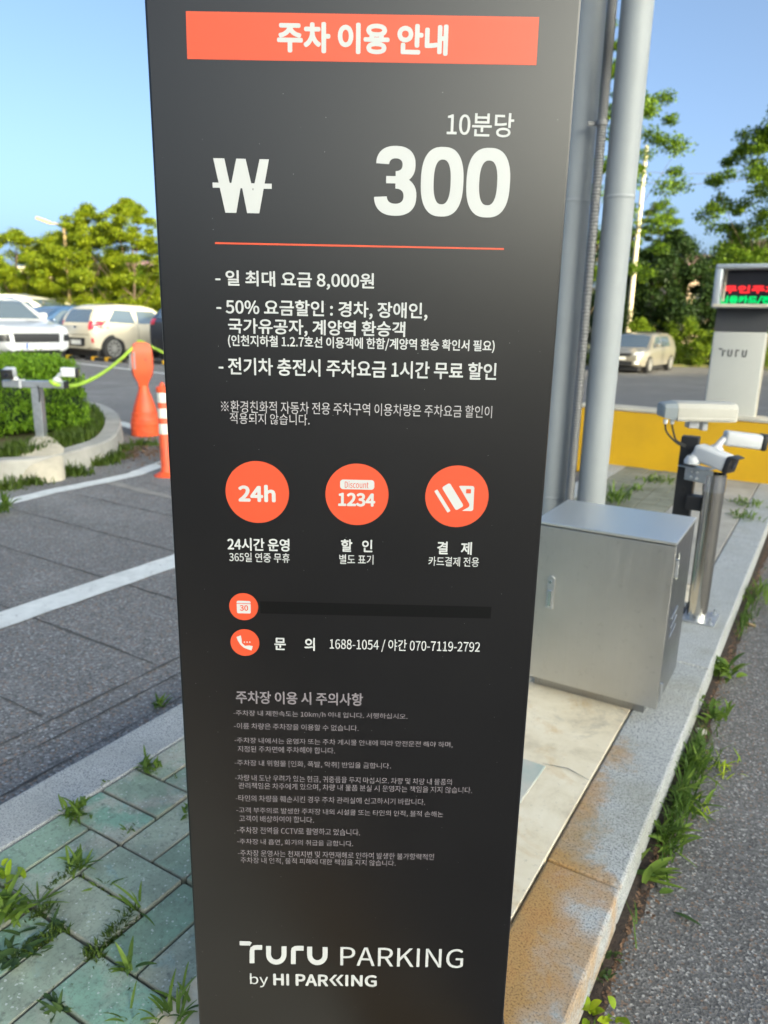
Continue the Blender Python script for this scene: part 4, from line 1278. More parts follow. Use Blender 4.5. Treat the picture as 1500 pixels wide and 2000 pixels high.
weed('weed', 'dark dried weed lying on the paver at the bottom left', pv(108, 1978), 20, .036, .011, 'weed_dark', 12, (.05, .8), .5, .010, G1)
weed('grass_sprout', 'broad bladed grass plant growing in the joint in front of the long green paver', pv(250, 1898), 12, .058, .009, 'weed', 13, (.15, 1.45), .9, .006, G1, 'weed')
weed('grass_sprout', 'large grass tuft against the lower left corner of the dark sign', pv(338, 1992), 24, .062, .007, 'weed', 14, (.3, 1.5), 1.0, .014, G1, 'weed')
weed('grass_sprout', 'grass blades rising from the bottom edge of the photo on a green paver', pv(245, 1998), 6, .050, .006, 'weed', 15, (.7, 1.5), .6, .008, G1, 'weed')
weed('weed', 'small weed hugging the left edge of the sign panel above the long paver', pv(368, 1590), 16, .035, .009, 'weed', 16, (.2, 1.2), .7, .008, G1)
weed('grass_sprout', 'short sprout in the joint beside the greyish paver', pv(252, 1622), 7, .026, .005, 'weed', 17, (.4, 1.4), .6, .004, G1, 'weed')
weed('weed', 'small star weed on the asphalt beside the granite kerb top near the sign', at(313, 1378, .004), 20, .042, .009, 'weed', 18, (.1, 1.3), .6, .008)
weed('weed', 'grassy clump at the end of the far white line on the left', at(10, 1003, .004), 50, .12, .022, 'weed', 19, (.3, 1.4), .7, .03, stems=.06)
# moss and creeping stems in the joints
r = random.Random(17); P, H = [], []
def along(a, b, n, hh, sd=.006):
    pa, pb_ = pv(*a), pv(*b)
    for _ in range(n):
        q = pa.lerp(pb_, r.random()); P.append((q.x + r.gauss(0, sd), q.y + r.gauss(0, sd), K_ - .006)); H.append(abs(r.gauss(hh, hh * .4)))
along((195, 1855), (262, 1785), 330, .017); along((170, 1860), (195, 1880), 160, .017); along((127, 1815), (40, 1868), 260, .015, .008)
along((95, 1740), (145, 1700), 120, .014); along((165, 1712), (215, 1745), 60, .012); along((230, 1645), (292, 1594), 60, .010)
along((60, 1795), (100, 1780), 110, .018); along((330, 1505), (350, 1530), 60, .012); along((167, 1612), (110, 1648), 45, .008); along((175, 1875), (240, 1930), 70, .011)
along((300, 1970), (360, 1925), 60, .012); along((130, 1590), (20, 1655), 40, .006); along((262, 1783), (345, 1718), 30, .007); along((195, 1900), (90, 1945), 50, .009)
tag(blades('joint_moss', P, H, M['moss'], 5, .9, .0022), 'moss and creeping green in the joints between the pavers', 'moss', kind='stuff')
# right kerb
g0 = lambda x, y: at(x, y, .012)
weed('weed', 'big broad leaved plant at the kerb beside the wood chip', g0(1418, 1325), 26, .085, .032, 'weed', 31, (.3, 1.3), .9, .02, G2, stems=.03)
weed('weed', 'bushy small leaved weed below the big broad leaved plant', g0(1392, 1408), 60, .045, .015, 'weed', 32, (.2, 1.4), .8, .02, G2, stems=.05)
weed('grass_sprout', 'pale grassy clump leaning over the kerb at the upper right', g0(1478, 1172), 70, .11, .009, 'weed', 33, (.3, 1.4), .9, .05, G2, 'weed', stems=.03)
weed('grass_sprout', 'long arching grass beside the stained kerb, uppermost of the lower strip', g0(1352, 1500), 46, .085, .0095, 'weed', 34, (.2, 1.4), .9, .02, G2, 'weed')
weed('weed', 'dense strap leaved weed halfway down the gutter', g0(1330, 1560), 44, .080, .013, 'weed', 35, (.1, 1.2), .8, .022, G2, az=(-.2, 1.3))
weed('weed', 'spreading strap leaved weed below the dense one in the gutter', g0(1300, 1640), 34, .078, .013, 'weed', 36, (.1, 1.1), .7, .02, G2, az=(-.2, 1.2))
weed('weed', 'oval leaved weed lying towards the road at the kerb joint', g0(1262, 1712), 14, .082, .022, 'weed', 37, (.05, .7), .5, .012, G2, az=(.1, .8))
weed('weed', 'single long dark leaf lying on the coarse asphalt', at(1318, 1782, .004), 1, .105, .017, 'weed_dark', 38, (.1, .12), .15, .001, G2, az=(-.75, .02))
weed('weed', 'small oval leaf lying on the asphalt by the gutter soil', at(1285, 1744, .006), 1, .045, .02, 'weed', 39, (.05, .2), .2, .004, G2, az=(.1, .3))
weed('weed', 'small dark sprig in the bare soil of the lower gutter', g0(1184, 1872), 14, .024, .008, 'weed_dark', 40, (.2, 1.2), .6, .010, G2)
weed('weed', 'dark mossy sprig below the small one in the gutter', g0(1172, 1905), 16, .020, .008, 'weed_dark', 41, (.2, 1.2), .6, .012, G2)
weed('clover', 'yellow green clover with round leaves at the bottom of the gutter', g0(1153, 1975), 11, .030, .022, 'weed_yellow', 42, (.3, 1.2), .9, .010, G2, 'weed', stems=.02)
weed('clover', 'yellow green clover sprig at the bottom edge beside the asphalt', g0(1196, 1998), 6, .026, .020, 'weed_yellow', 43, (.3, 1.2), .9, .008, G2, 'weed', stems=.02)
weed('weed', 'young single leaf shoot against the stained kerb face', g0(1240, 1690), 5, .050, .016, 'weed', 44, (.8, 1.5), .4, .006, G2)
weed('grass_sprout', 'dry straw stalk clump rising over the strap leaved weed', g0(1375, 1590), 10, .06, .004, 'weed_yellow', 45, (.1, 1.0), .5, .02, G2, 'weed')
weed('weed', 'fine yellowish weed on the asphalt side of the gutter grass', at(1395, 1500, .004), 40, .04, .005, 'weed_yellow', 46, (.05, 1.0), .5, .03, G2)
weed('weed', 'weed strip at the foot of the kerb near the grey kiosk', at(1462, 985, KZ), 60, .06, .012, 'weed', 47, (.2, 1.4), .8, .05)
weed('weed', 'green weed in the crack between concrete strip and kerb', at(1455, 1010, KZ), 50, .06, .012, 'weed', 48, (.2, 1.4), .8, .04)
weed('weed', 'tall yellowish weed on the pavers at the foot of the right pipe', at(1203, 985, KZ), 60, .13, .014, 'weed', 49, (.6, 1.5), .7, .03, stems=.05)
weed('weed', 'low weed patch on the grey pavers left of the black post', at(1285, 940, KZ), 60, .07, .016, 'weed', 50, (.2, 1.3), .8, .07)
weed('weed', 'small weed between tall yellowish weed and low patch on pavers', at(1240, 955, KZ), 30, .06, .014, 'weed', 51, (.2, 1.3), .8, .04)
r = random.Random(23); P, H = [], []
for _ in range(700):
    s_ = r.choice([r.uniform(1.55, 2.15), r.gauss(1.85, .16), r.gauss(1.72, .06), r.gauss(2.05, .05), r.uniform(.5, 6.2) if r.random() < .3 else r.gauss(1.9, .2), r.gauss(3.3, .12)])
    P.append(loc(-.198 + abs(r.gauss(0, .020)), s_, .006)); H.append(abs(r.gauss(.035, .022)) + .008)
o = tag(blades('gutter_grass', P, H, M['weed'], 8, 1.0, .0024), 'fine grass sprouting all along the gutter of the right kerb', 'grass', kind='stuff')
rr_ = random.Random(5)
for k, (x, y, lab) in enumerate([(1462, 1221, 'pale wood chip lying on the asphalt near the kerb'), (1296, 1680, 'small orange chip among the gutter weeds')]):
    q = at(x, y, .004); bm = BM(); box(bm, (0, 0, .006), ((.055, .014, .008) if k == 0 else (.012, .008, .004)), .002, R(-55))
    o = bmo('wood_chip', bm, M['wood'] if k == 0 else M['orange']); o.location = q; tag(o, lab, 'chip')
for x, y, s, lab in [(1368, 1432, .026, 'pale pebble at the kerb foot under the bushy weed'), (1256, 1737, .018, 'brown clod of soil in the gutter below the oval leaved weed'), (1223, 1793, .007, 'tiny cream pebble in the gutter soil')]:
    q = at(x, y, .008); bm = BM(); bmesh.ops.create_icosphere(bm, subdivisions=2, radius=s * .6)
    for v in bm.verts: v.co *= rr_.uniform(.8, 1.2); v.co.z *= .7
    o = bmo('pebble', bm, M['soil'] if 'clod' in lab else M['stone'], None, True); o.location = q + Vector((0, 0, s * .2)); tag(o, lab, 'pebble')

# ------------------------------------------------------------------ cars
def lerpc(P, x):
    if x <= P[0][0]: return P[0][1]
    for (a, va), (b, vb) in zip(P, P[1:]):
        if x <= b: return va + (vb - va) * (x - a) / (b - a)
    return P[-1][1]
class Car:
    """x forward, y left, z up, origin on the ground at the middle of the car"""
    def __init__(s, name, label, L, W, H, belt, roof, plan, paint, p, yaw, group='cars parked in the car park', wheel=.32, axles=(.30, .30), gc=.20):
        s.L, s.W, s.H = L, W, H
        s.t = thing(name, label, 'car', p, PI / 2 - yaw, group)
        xs_ = sorted(set([-L / 2 + L * i / 56 for i in range(57)]))
        bm = BM(); rows = []
        for x in xs_:
            u = x / L
            wv = lerpc(plan, u) * W / 2
            zb, zr = lerpc(belt, u) * H, lerpc(roof, u) * H
            zr = max(zr, zb + .012)
            g = (zr - zb)
            k = min(1, g / (.33 * H))
            wr = wv * (.97 - .20 * k)
            e = abs(u) * 2
            z0 = gc + .10 * max(0, (e - .82) / .18)
            half = [(.0, z0), (.80 * wv, z0), (.955 * wv, z0 + .07), (.995 * wv, z0 + (zb - z0) * .40), (wv, z0 + (zb - z0) * .68), (.985 * wv, zb - .05), (.95 * wv, zb), (.95 * wv + (wr - .95 * wv) * .55, zb + g * .55), (wr, zb + g * .86), (wr * .90, zb + g * .955), (wr * .55, zr - .008 * k), (0, zr + .012 * k)]
            rows.append([bm.verts.new((x, y, z)) for y, z in half] + [bm.verts.new((x, -y, z)) for y, z in half[-2:0:-1]])
        n = len(rows[0])
        for a, b in zip(rows, rows[1:]):
            for i in range(n): bm.faces.new((a[i], a[(i + 1) % n], b[(i + 1) % n], b[i]))
        bm.faces.new(rows[0][::-1]); bm.faces.new(rows[-1])
        bmesh.ops.recalc_face_normals(bm, faces=bm.faces[:])
        s.bvh = BVHTree.FromBMesh(bm)
        s.body = bmo('body', bm, M['paint_' + paint], s.t, True, 40)
        for sx, k in ((1, axles[0]), (-1, axles[1])):
            for sy in (1, -1):
                s.wheel(sx * L * k, sy, wheel)
        bm = BM(); box(bm, (0, 0, gc * .85), (L * .9, W * .78, gc * .9), .03)
        bmo('underbody', bm, M['trim'], s.t)
    def wheel(s, x, sy, rad):
        y = sy * (s.W / 2 * .99 - .0)
        bm = BM(); lathe(bm, [(rad * 1.17, -.16), (rad * 1.17, .004), (rad * .98, .006)], (x, y, rad), 28, Matrix.Rotation(-sy * PI / 2, 4, 'X'))
        bmo('wheel_arch', bm, M['trim'], s.t)
        bm = BM(); lathe(bm, [(rad * .6, -.18), (rad * .96, -.18), (rad, -.15), (rad, -.005), (rad * .95, .018), (rad * .70, .022), (rad * .68, .006)], (x, y, rad), 30, Matrix.Rotation(-sy * PI / 2, 4, 'X'))
        ty = bmo('wheel', bm, M['rubber'], s.t, True)
        bm = BM(); rot = Matrix.Rotation(-sy * PI / 2, 4, 'X')
        lathe(bm, [(rad * .70, .0), (rad * .70, .024), (rad * .62, .022), (rad * .60, -.02)], (x, y, rad), 30, rot, cap=False)
        for k in range(10):
            a = 2 * PI * k / 10
            box(bm, (x + math.cos(a) * rad * .33, y + sy * .016, rad + math.sin(a) * rad * .33), (rad * .62, .012, rad * .12), 0, Matrix.Rotation(-a, 4, 'Y'))
        lathe(bm, [(rad * .14, 0), (rad * .12, .028)], (x, y, rad), 14, rot)
        bmo('rim', bm, M['rim'], ty)
    def patch(s, name, side, quad, m, off=.006, nu=8, nv=6, parent=None):
        """a panel laid on the body: quad corners are (x,z) from the left/right or (y,z) from front/rear/above"""
        V, Fc = [], []
        a, b, c, d = [Vector(q).to_2d() for q in quad]
        dirs = {'front': (Vector((-1, 0, 0)), lambda u, v: Vector((s.L, u, v))), 'rear': (Vector((1, 0, 0)), lambda u, v: Vector((-s.L, u, v))),
                'left': (Vector((0, -1, 0)), lambda u, v: Vector((u, s.W, v))), 'right': (Vector((0, 1, 0)), lambda u, v: Vector((u, -s.W, v)))}
        d_, fn = dirs[side]
        for j in range(nv + 1):
            for i in range(nu + 1):
                u, v = i / nu, j / nv
                q = (a * (1 - u) + b * u) * (1 - v) + (d * (1 - u) + c * u) * v
                o = fn(q.x, q.y)
                h, nrm, _, _ = s.bvh.ray_cast(o, d_)
                if h is None: h, nrm, _, _ = s.bvh.find_nearest(o + d_ * (o.length - .5))
                if nrm.dot(d_) > 0: nrm = -nrm
                V.append(h + nrm * off * .5 - d_ * off * .5)
        for j in range(nv):
            for i in range(nu):
                k = j * (nu + 1) + i
                Fc.append((k, k + 1, k + nu + 2, k + nu + 1))
        me_o = pyd(name, V, Fc, M[m], parent or s.t, True)
        return me_o
    def mirror(s, x, z, paint):
        for sy in (1, -1):
            bm = BM(); box(bm, (x, sy * (s.W / 2 + .06), z), (.09, .20, .13), .035, None, 3)
            bmo('side_mirror', bm, M[paint], s.t, True)
kdir = 31.04
# cream hatchback seen from behind
def hatchback():
    L, W, H = 3.6, 1.6, 1.49
    wl_ = at(225, 703, 0)
    ya = R(33); fwd = Vector((math.sin(ya), math.cos(ya), 0)); rt = Vector((math.cos(ya), -math.sin(ya), 0))
    p = wl_ + fwd * (L * .335) - rt * (W / 2)
    c = Car('parked_car', 'cream small hatchback parked with its rear towards the lane', L, W, H,
            [(-.5, .60), (-.46, .63), (.2, .60), (.36, .56), (.46, .50), (.5, .42)],
            [(-.5, .60), (-.487, .66), (-.46, .80), (-.42, .92), (-.36, .975), (-.2, 1.0), (0, .99), (.10, .95), (.26, .66), (.34, .57), (.5, .42)],
            [(-.5, .74), (-.485, .84), (-.46, .91), (-.40, .975), (-.32, 1), (.3, 1), (.44, .93), (.5, .72)], 'cream', p, ya, wheel=.31, axles=(.335, .335))
    c.patch('rear_window', 'rear', [(-.54, .98), (.54, .98), (.47, 1.33), (-.47, 1.33)], 'glass')
    for sy in (1, -1):
        sd = 'left' if sy > 0 else 'right'
        c.patch('side_window', sd, [(-1.30, 1.0), (-.42, .965), (-.50, 1.31), (-1.02, 1.33)], 'glass')
        c.patch('side_window', sd, [(-.32, .965), (.62, .95), (.30, 1.30), (-.32, 1.315)], 'glass')
        c.patch('tail_light', 'rear', [(sy * .56, .78), (sy * .78, .84), (sy * .74, 1.04), (sy * .55, 1.02)], 'tail')
        c.patch('tail_light', sd, [(-1.79, .80), (-1.62, .92), (-1.58, 1.02), (-1.78, 1.04)], 'tail')
        c.patch('reflector', 'rear', [(sy * .62, .46), (sy * .67, .46), (sy * .67, .58), (sy * .62, .58)], 'tail')
        c.patch('door_handle', sd, [(-.62, .84), (-.42, .84), (-.42, .88), (-.62, .88)], 'paint_cream', .03)
        c.patch('door_gap', sd, [(-.385, .3), (-.37, .3), (-.35, .95), (-.365, .95)], 'trim', .004, 1)
    c.patch('windscreen', 'front', [(-.62, .95), (.62, .95), (.54, 1.33), (-.54, 1.33)], 'glass')
    b = c.patch('bumper_insert', 'rear', [(-.36, .36), (.36, .36), (.38, .58), (-.38, .58)], 'trim')
    c.patch('number_plate', 'rear', [(-.22, .40), (.22, .40), (.22, .52), (-.22, .52)], 'plate', .02, parent=b)
    c.patch('hatch_gap', 'rear', [(-.58, .66), (.58, .66), (.58, .675), (-.58, .675)], 'trim', .004)
    c.patch('badge', 'rear', [(-.06, .84), (.06, .84), (.06, .89), (-.06, .89)], 'chrome', .012)
    c.mirror(.62, 1.0, 'paint_cream')
hatchback()
def suv(label, paint, p, ya, front=True, H=1.63):
    L, W = 4.85, 1.96
    c = Car('parked_car', label, L, W, H,
            [(-.5, .62), (-.46, .66), (0, .64), (.2, .63), (.30, .61), (.44, .55), (.48, .50), (.5, .42)],
            [(-.5, .64), (-.47, .72), (-.40, .93), (-.32, .985), (-.1, 1.0), (.04, .985), (.12, .93), (.26, .66), (.30, .61), (.44, .555), (.5, .42)],
            [(-.5, .82), (-.47, .93), (-.38, 1), (.34, 1), (.44, .95), (.48, .88), (.5, .78)], paint, p, ya, wheel=.37, axles=(.31, .305), gc=.24)
    c.patch('windscreen', 'front', [(-.76, 1.06), (.76, 1.06), (.62, 1.56), (-.62, 1.56)], 'glass', nu=12)
    c.patch('rear_window', 'rear', [(-.66, 1.14), (.66, 1.14), (.55, 1.54), (-.55, 1.54)], 'glass')
    for sy in (1, -1):
        sd = 'left' if sy > 0 else 'right'
        c.patch('side_window', sd, [(-.10, 1.12), (.95, 1.10), (.45, 1.48), (-.08, 1.52)], 'glass')
        c.patch('side_window', sd, [(-1.15, 1.14), (-.18, 1.12), (-.16, 1.52), (-1.05, 1.50)], 'glass')
        c.patch('headlight', 'front', [(sy * .66, .78), (sy * .92, .80), (sy * .90, .96), (sy * .62, .92)], 'headlamp')
        c.patch('side_intake', 'front', [(sy * .64, .56), (sy * .93, .56), (sy * .92, .72), (sy * .66, .72)], 'trim')
        c.patch('tail_light', 'rear', [(sy * .62, .98), (sy * .92, .98), (sy * .88, 1.14), (sy * .62, 1.12)], 'tail')
        c.patch('tail_light', sd, [(-2.42, 1.0), (-2.15, 1.04), (-2.12, 1.12), (-2.4, 1.14)], 'tail')
    g = c.patch('grille', 'front', [(-.54, .54), (.54, .54), (.56, .74), (-.56, .74)], 'trim', nu=12)
    c.patch('lower_intake', 'front', [(-.70, .30), (.70, .30), (.66, .36), (-.66, .36)], 'trim')
    pl = c.patch('number_plate', 'front', [(-.30, .40), (.26, .40), (.26, .52), (-.30, .52)], 'plate', .03)
    c.patch('plate_strip', 'front', [(-.30, .40), (-.25, .40), (-.25, .52), (-.30, .52)], 'plate_blue', .036, parent=pl)
    c.patch('rear_bumper', 'rear', [(-.86, .36), (.86, .36), (.88, .62), (-.88, .62)], 'trim')
    c.patch('number_plate', 'rear', [(-.26, .80), (.26, .80), (.26, .92), (-.26, .92)], 'plate', .02)
    c.mirror(.92, 1.14, 'paint_' + paint)
    return c
q = atY(70, 640, 17.6)
ya = R(126); p = Vector((q.x, q.y, 0)) - Vector((math.sin(ya), math.cos(ya), 0)) * 2.4
c = suv('white sport utility car facing the camera behind the hedge', 'white', p, ya)
c.patch('bonnet_vent', 'front', [(.30, 1.0), (.62, .98), (.62, .985), (.30, 1.02)], 'trim')
# black car partly behind the sign
q = atY(290, 690, 19.6); ya = R(33)
fw, rt = Vector((math.sin(ya), math.cos(ya), 0)), Vector((math.cos(ya), -math.sin(ya), 0))
suv('black sport utility car half hidden by the left edge of the sign', 'blackcar', Vector((q.x, q.y, 0)) + fw * 2.35 + rt * 1.0, ya)
# white van roof and navy saloon behind
def saloon(label, paint, p, ya, L=4.7, W=1.83, H=1.45):
    c = Car('parked_car', label, L, W, H,
            [(-.5, .60), (-.45, .68), (-.3, .67), (.2, .64), (.4, .58), (.47, .52), (.5, .42)],
            [(-.5, .60), (-.40, .69), (-.34, .72), (-.20, .95), (-.08, 1.0), (.04, .985), (.10, .94), (.24, .68), (.28, .64), (.42, .58), (.5, .42)],
            [(-.5, .82), (-.46, .93), (-.36, 1), (.3, 1), (.43, .94), (.5, .74)], paint, p, ya)
    c.patch('windscreen', 'front', [(-.70, .96), (.70, .96), (.58, 1.34), (-.58, 1.34)], 'glass')
    c.patch('rear_window', 'rear', [(-.62, 1.04), (.62, 1.04), (.52, 1.32), (-.52, 1.32)], 'glass')
    for sy in (1, -1):
        sd = 'left' if sy > 0 else 'right'
        c.patch('side_window', sd, [(-1.15, .99), (-.12, .97), (-.12, 1.30), (-.80, 1.28)], 'glass')
        c.patch('side_window', sd, [(-.05, .97), (.90, .95), (.42, 1.28), (-.05, 1.30)], 'glass')
        c.patch('headlight', 'front', [(sy * .56, .68), (sy * .82, .70), (sy * .80, .80), (sy * .54, .78)], 'headlamp')
    c.patch('grille', 'front', [(-.45, .52), (.45, .52), (.47, .68), (-.47, .68)], 'trim')
    c.mirror(.85, 1.0, 'paint_' + paint)
    return c
q = atY(118, 640, 22.5); saloon('dark blue saloon car between the white car and the cream hatchback', 'navy', (q.x, q.y, 0), R(213))
def van(label, p, ya):
    L, W, H = 4.9, 1.92, 1.82
    c = Car('parked_car', label, L, W, H,
            [(-.5, .60), (0, .60), (.3, .58), (.44, .52), (.5, .42)],
            [(-.5, .64), (-.48, .88), (-.44, .96), (-.3, 1.0), (0, 1.0), (.12, .95), (.30, .70), (.38, .58), (.5, .42)],
            [(-.5, .90), (-.45, .98), (.34, 1), (.45, .9), (.5, .76)], 'pearl', p, ya, wheel=.34, gc=.22)
    c.patch('windscreen', 'front', [(-.74, 1.12), (.74, 1.12), (.64, 1.66), (-.64, 1.66)], 'glass')
    for sd in ('left', 'right'):
        c.patch('side_window', sd, [(.02, 1.14), (1.25, 1.12), (.72, 1.56), (.02, 1.62)], 'glass')
        c.patch('side_window', sd, [(-1.1, 1.16), (-.06, 1.14), (-.06, 1.62), (-1.1, 1.62)], 'glass')
        c.patch('side_window', sd, [(-2.2, 1.18), (-1.18, 1.16), (-1.18, 1.62), (-2.1, 1.60)], 'glass')
    c.mirror(1.25, 1.2, 'paint_pearl')
q = atY(52, 640, 26.5); van('pearl white minivan whose roof shows behind the white car', (q.x, q.y, 0), R(100))
q = atY(140, 640, 31.0); van('pale minivan glimpsed under the trees behind the dark blue saloon', (q.x, q.y, 0), R(120))
# silver car by the far verge on the right
def mpv():
    L, W, H = 4.55, 1.82, 1.53
    z = -.55
    wl_ = at(1268, 729, z); ya = R(216)
    fw, lf = Vector((math.sin(ya), math.cos(ya), 0)), Vector((-math.cos(ya), math.sin(ya), 0))
    p = wl_ - fw * (L * .30) - lf * (W / 2)
    c = Car('parked_car', 'silver car catching the low sun by the far verge on the right', L, W, H,
            [(-.5, .60), (-.46, .64), (.1, .60), (.28, .57), (.42, .52), (.47, .48), (.5, .40)],
            [(-.5, .62), (-.48, .74), (-.42, .93), (-.3, .99), (-.1, 1.0), (.04, .97), (.10, .93), (.28, .64), (.33, .58), (.44, .51), (.5, .40)],
            [(-.5, .84), (-.46, .95), (-.36, 1), (.32, 1), (.42, .95), (.47, .86), (.5, .72)], 'silver', (p.x, p.y, z), ya, 'cars parked on the right road')
    c.patch('windscreen', 'front', [(-.70, .95), (.70, .95), (.58, 1.41), (-.58, 1.41)], 'glass')
    for sy in (1, -1):
        sd = 'left' if sy > 0 else 'right'
        c.patch('side_window', sd, [(-1.2, .99), (-.12, .96), (-.12, 1.36), (-1.1, 1.37)], 'glass')
        c.patch('side_window', sd, [(-.05, .96), (1.05, .93), (.42, 1.34), (-.05, 1.36)], 'glass')
        c.patch('headlight', 'front', [(sy * .50, .68), (sy * .80, .70), (sy * .80, .88), (sy * .52, .80)], 'headlamp')
        c.patch('fog_light', 'front', [(sy * .58, .36), (sy * .72, .36), (sy * .72, .46), (sy * .58, .46)], 'headlamp')
    c.patch('grille', 'front', [(-.40, .64), (.40, .64), (.42, .74), (-.42, .74)], 'trim')
    c.patch('lower_grille', 'front', [(-.50, .30), (.50, .30), (.50, .46), (-.50, .46)], 'trim')
    c.patch('number_plate', 'front', [(-.26, .50), (.26, .50), (.26, .61), (-.26, .61)], 'plate', .02)
    c.mirror(.92, 1.04, 'paint_silver')
mpv()
# wheel stops
for k, (x, y, lab) in enumerate([(210, 706, 'black and yellow wheel stop under the cream hatchback'), (136, 701, 'black and yellow wheel stop left of the cream hatchback'), (322, 712, 'black and yellow wheel stop under the black car')]):
    q = at(x, y, 0)
    t = thing('wheel_stop', lab, 'wheel stop', q, -R(33), 'wheel stops of the parking bays')
    bm = BM(); box(bm, (0, 0, .05), (1.75 if k != 1 else .7, .15, .10), .03)
    bmo('block', bm, M['rubber'], t)
    for sx in (-.52, 0.05, .60) if k != 1 else (.0,):
        bm = BM(); box(bm, (sx, 0, .053), (.17, .156, .108), .03)
        bmo('band', bm, M['yellow'], t)

# ------------------------------------------------------------------ trees
def tree(name, label, base, h, spread, m, seed, n=60, per=260, leaf=.15, flat=.42, cr=(.45, .85), low=.32, tiers=True, group=None, trunk_r=.075, shape=None, cat_='tree', core=True):
    """trunk with limbs; the crown is flattened sprays of leaves with gaps between"""
    g = np.random.default_rng(seed); r = random.Random(seed)
    t = thing(name, label, cat_, base, 0, group)
    cs, rs = [], []
    for i in range(n):
        u = g.random() ** .75
        z = h * (low + (1 - low) * u)
        k = shape(u) if shape else (math.sin(PI * min(1, (u * .86 + .16))) ** .65)
        a = g.uniform(0, 2 * PI); d = spread * k * math.sqrt(g.uniform(.05, 1))
        c = (math.cos(a) * d, math.sin(a) * d, z - .10 * d)
        cs.append(c); rs.append(g.uniform(*cr) * (1.05 - .35 * u))
    cs, rs = np.array(cs), np.array(rs)
    P = blob_points(g, cs, rs, per, flat, .25)
    leaves('crown', P, g.uniform(leaf * .6, leaf * 1.25, len(P)), m, seed + 1, t, .55, .6, -.1)
    bm = BM()
    top = Vector((r.uniform(-.2, .2), r.uniform(-.2, .2), h * .82))
    pts = [Vector((0, 0, -.1)), Vector((r.uniform(-.08, .08), r.uniform(-.08, .08), h * .22)), Vector((r.uniform(-.2, .2), r.uniform(-.2, .2), h * .5)), top]
    sp_ = cat(pts, 6); tube(bm, sp_, [trunk_r * (1.15 - .95 * i / (len(sp_) - 1)) for i in range(len(sp_))], 9)
    for i in g.permutation(len(cs))[:min(len(cs), 18)]:
        c = Vector(cs[i]); f = min(.92, max(.18, (c.z / h) * .72)); s0 = sp_[int(f * (len(sp_) - 1))]
        mid = s0.lerp(c, .5) + Vector((0, 0, -.08 * (c - s0).length))
        q = cat([s0, mid, c], 4); tube(bm, q, [trunk_r * .24 * (1.05 - .85 * j / (len(q) - 1)) for j in range(len(q))], 5)
    bmo('trunk', bm, M['bark'], t, True)
    return t
GL = 'yellow green trees along the car park'
for k, (x, topy, Y, spread, lab, seed) in enumerate([
    (-60, 478, 30, 2.7, 'yellow green tree at the left edge, lowest of the car park row', 11),
    (48, 452, 31, 2.8, 'yellow green tree below the street lamp head on the left', 12),
    (150, 440, 33, 2.6, 'yellow green tree around the lamp pole behind the dark blue saloon', 13),
    (188, 404, 30, 2.3, 'tall yellow green tree with gappy crown over the cream hatchback', 14),
    (262, 392, 29, 2.5, 'tallest yellow green tree, its crown cut by the left edge of the sign', 15),
    (372, 420, 31, 2.6, 'yellow green tree hidden behind the sign panel', 16)]):
    p = atY(x, 640, Y); h = atY(x, topy, Y).z
    tree('broadleaf_tree', lab, (p.x, p.y, 0), h, spread, M['leaf_gold'], seed, 150, 340, .086, .55, (.28, .55), .22, group=GL)
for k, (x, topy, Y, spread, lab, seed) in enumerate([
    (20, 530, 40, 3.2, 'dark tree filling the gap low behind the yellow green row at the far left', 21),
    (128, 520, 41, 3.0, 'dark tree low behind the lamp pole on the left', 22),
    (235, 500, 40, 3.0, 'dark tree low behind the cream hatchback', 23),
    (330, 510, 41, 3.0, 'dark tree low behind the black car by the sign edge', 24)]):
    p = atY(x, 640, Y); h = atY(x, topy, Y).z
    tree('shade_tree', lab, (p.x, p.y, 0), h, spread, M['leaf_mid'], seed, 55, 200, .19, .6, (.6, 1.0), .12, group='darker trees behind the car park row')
zr = -.55
def rt_tree(name, x, topy, Y, spread, m, seed, lab, **k):
    p = atY(x, 640, Y); h = atY(x, topy, Y).z - zr
    return tree(name, lab, (p.x, p.y, zr), h, spread, M[m], seed, **k)
GR = 'trees behind the far road on the right'
rt_tree('broadleaf_tree', 1490, 175, 27, 2.5, 'leaf_mid', 31, 'tall airy tree at the right edge above the kiosk', n=170, per=260, leaf=.125, flat=.65, cr=(.30, .68), low=.36, group=GR)
rt_tree('broadleaf_tree', 1130, 40, 27, 3.15, 'leaf_mid', 32, 'tall tree behind the pipes, only its right branch tips showing', n=130, per=270, leaf=.125, flat=.65, cr=(.32, .68), low=.25, group=GR)
rt_tree('broadleaf_tree', 1266, 384, 40, 2.1, 'leaf_mid', 33, 'mid height tree beside the right pipe with a pointed side branch', n=110, per=260, leaf=.12, flat=.6, cr=(.35, .65), low=.1, group=GR)
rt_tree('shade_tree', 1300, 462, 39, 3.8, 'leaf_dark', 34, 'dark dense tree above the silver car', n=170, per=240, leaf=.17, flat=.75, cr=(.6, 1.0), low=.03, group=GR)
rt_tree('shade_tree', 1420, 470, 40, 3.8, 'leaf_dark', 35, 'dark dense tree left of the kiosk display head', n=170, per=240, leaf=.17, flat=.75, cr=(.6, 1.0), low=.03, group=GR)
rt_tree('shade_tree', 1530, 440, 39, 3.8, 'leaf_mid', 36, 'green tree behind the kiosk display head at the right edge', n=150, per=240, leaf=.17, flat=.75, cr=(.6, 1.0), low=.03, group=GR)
rt_tree('shade_tree', 1180, 440, 41, 3.5, 'leaf_dark', 37, 'dark tree mostly hidden behind the two pipe poles', n=70, per=240, leaf=.17, flat=.7, cr=(.6, .95), low=.08, group=GR)
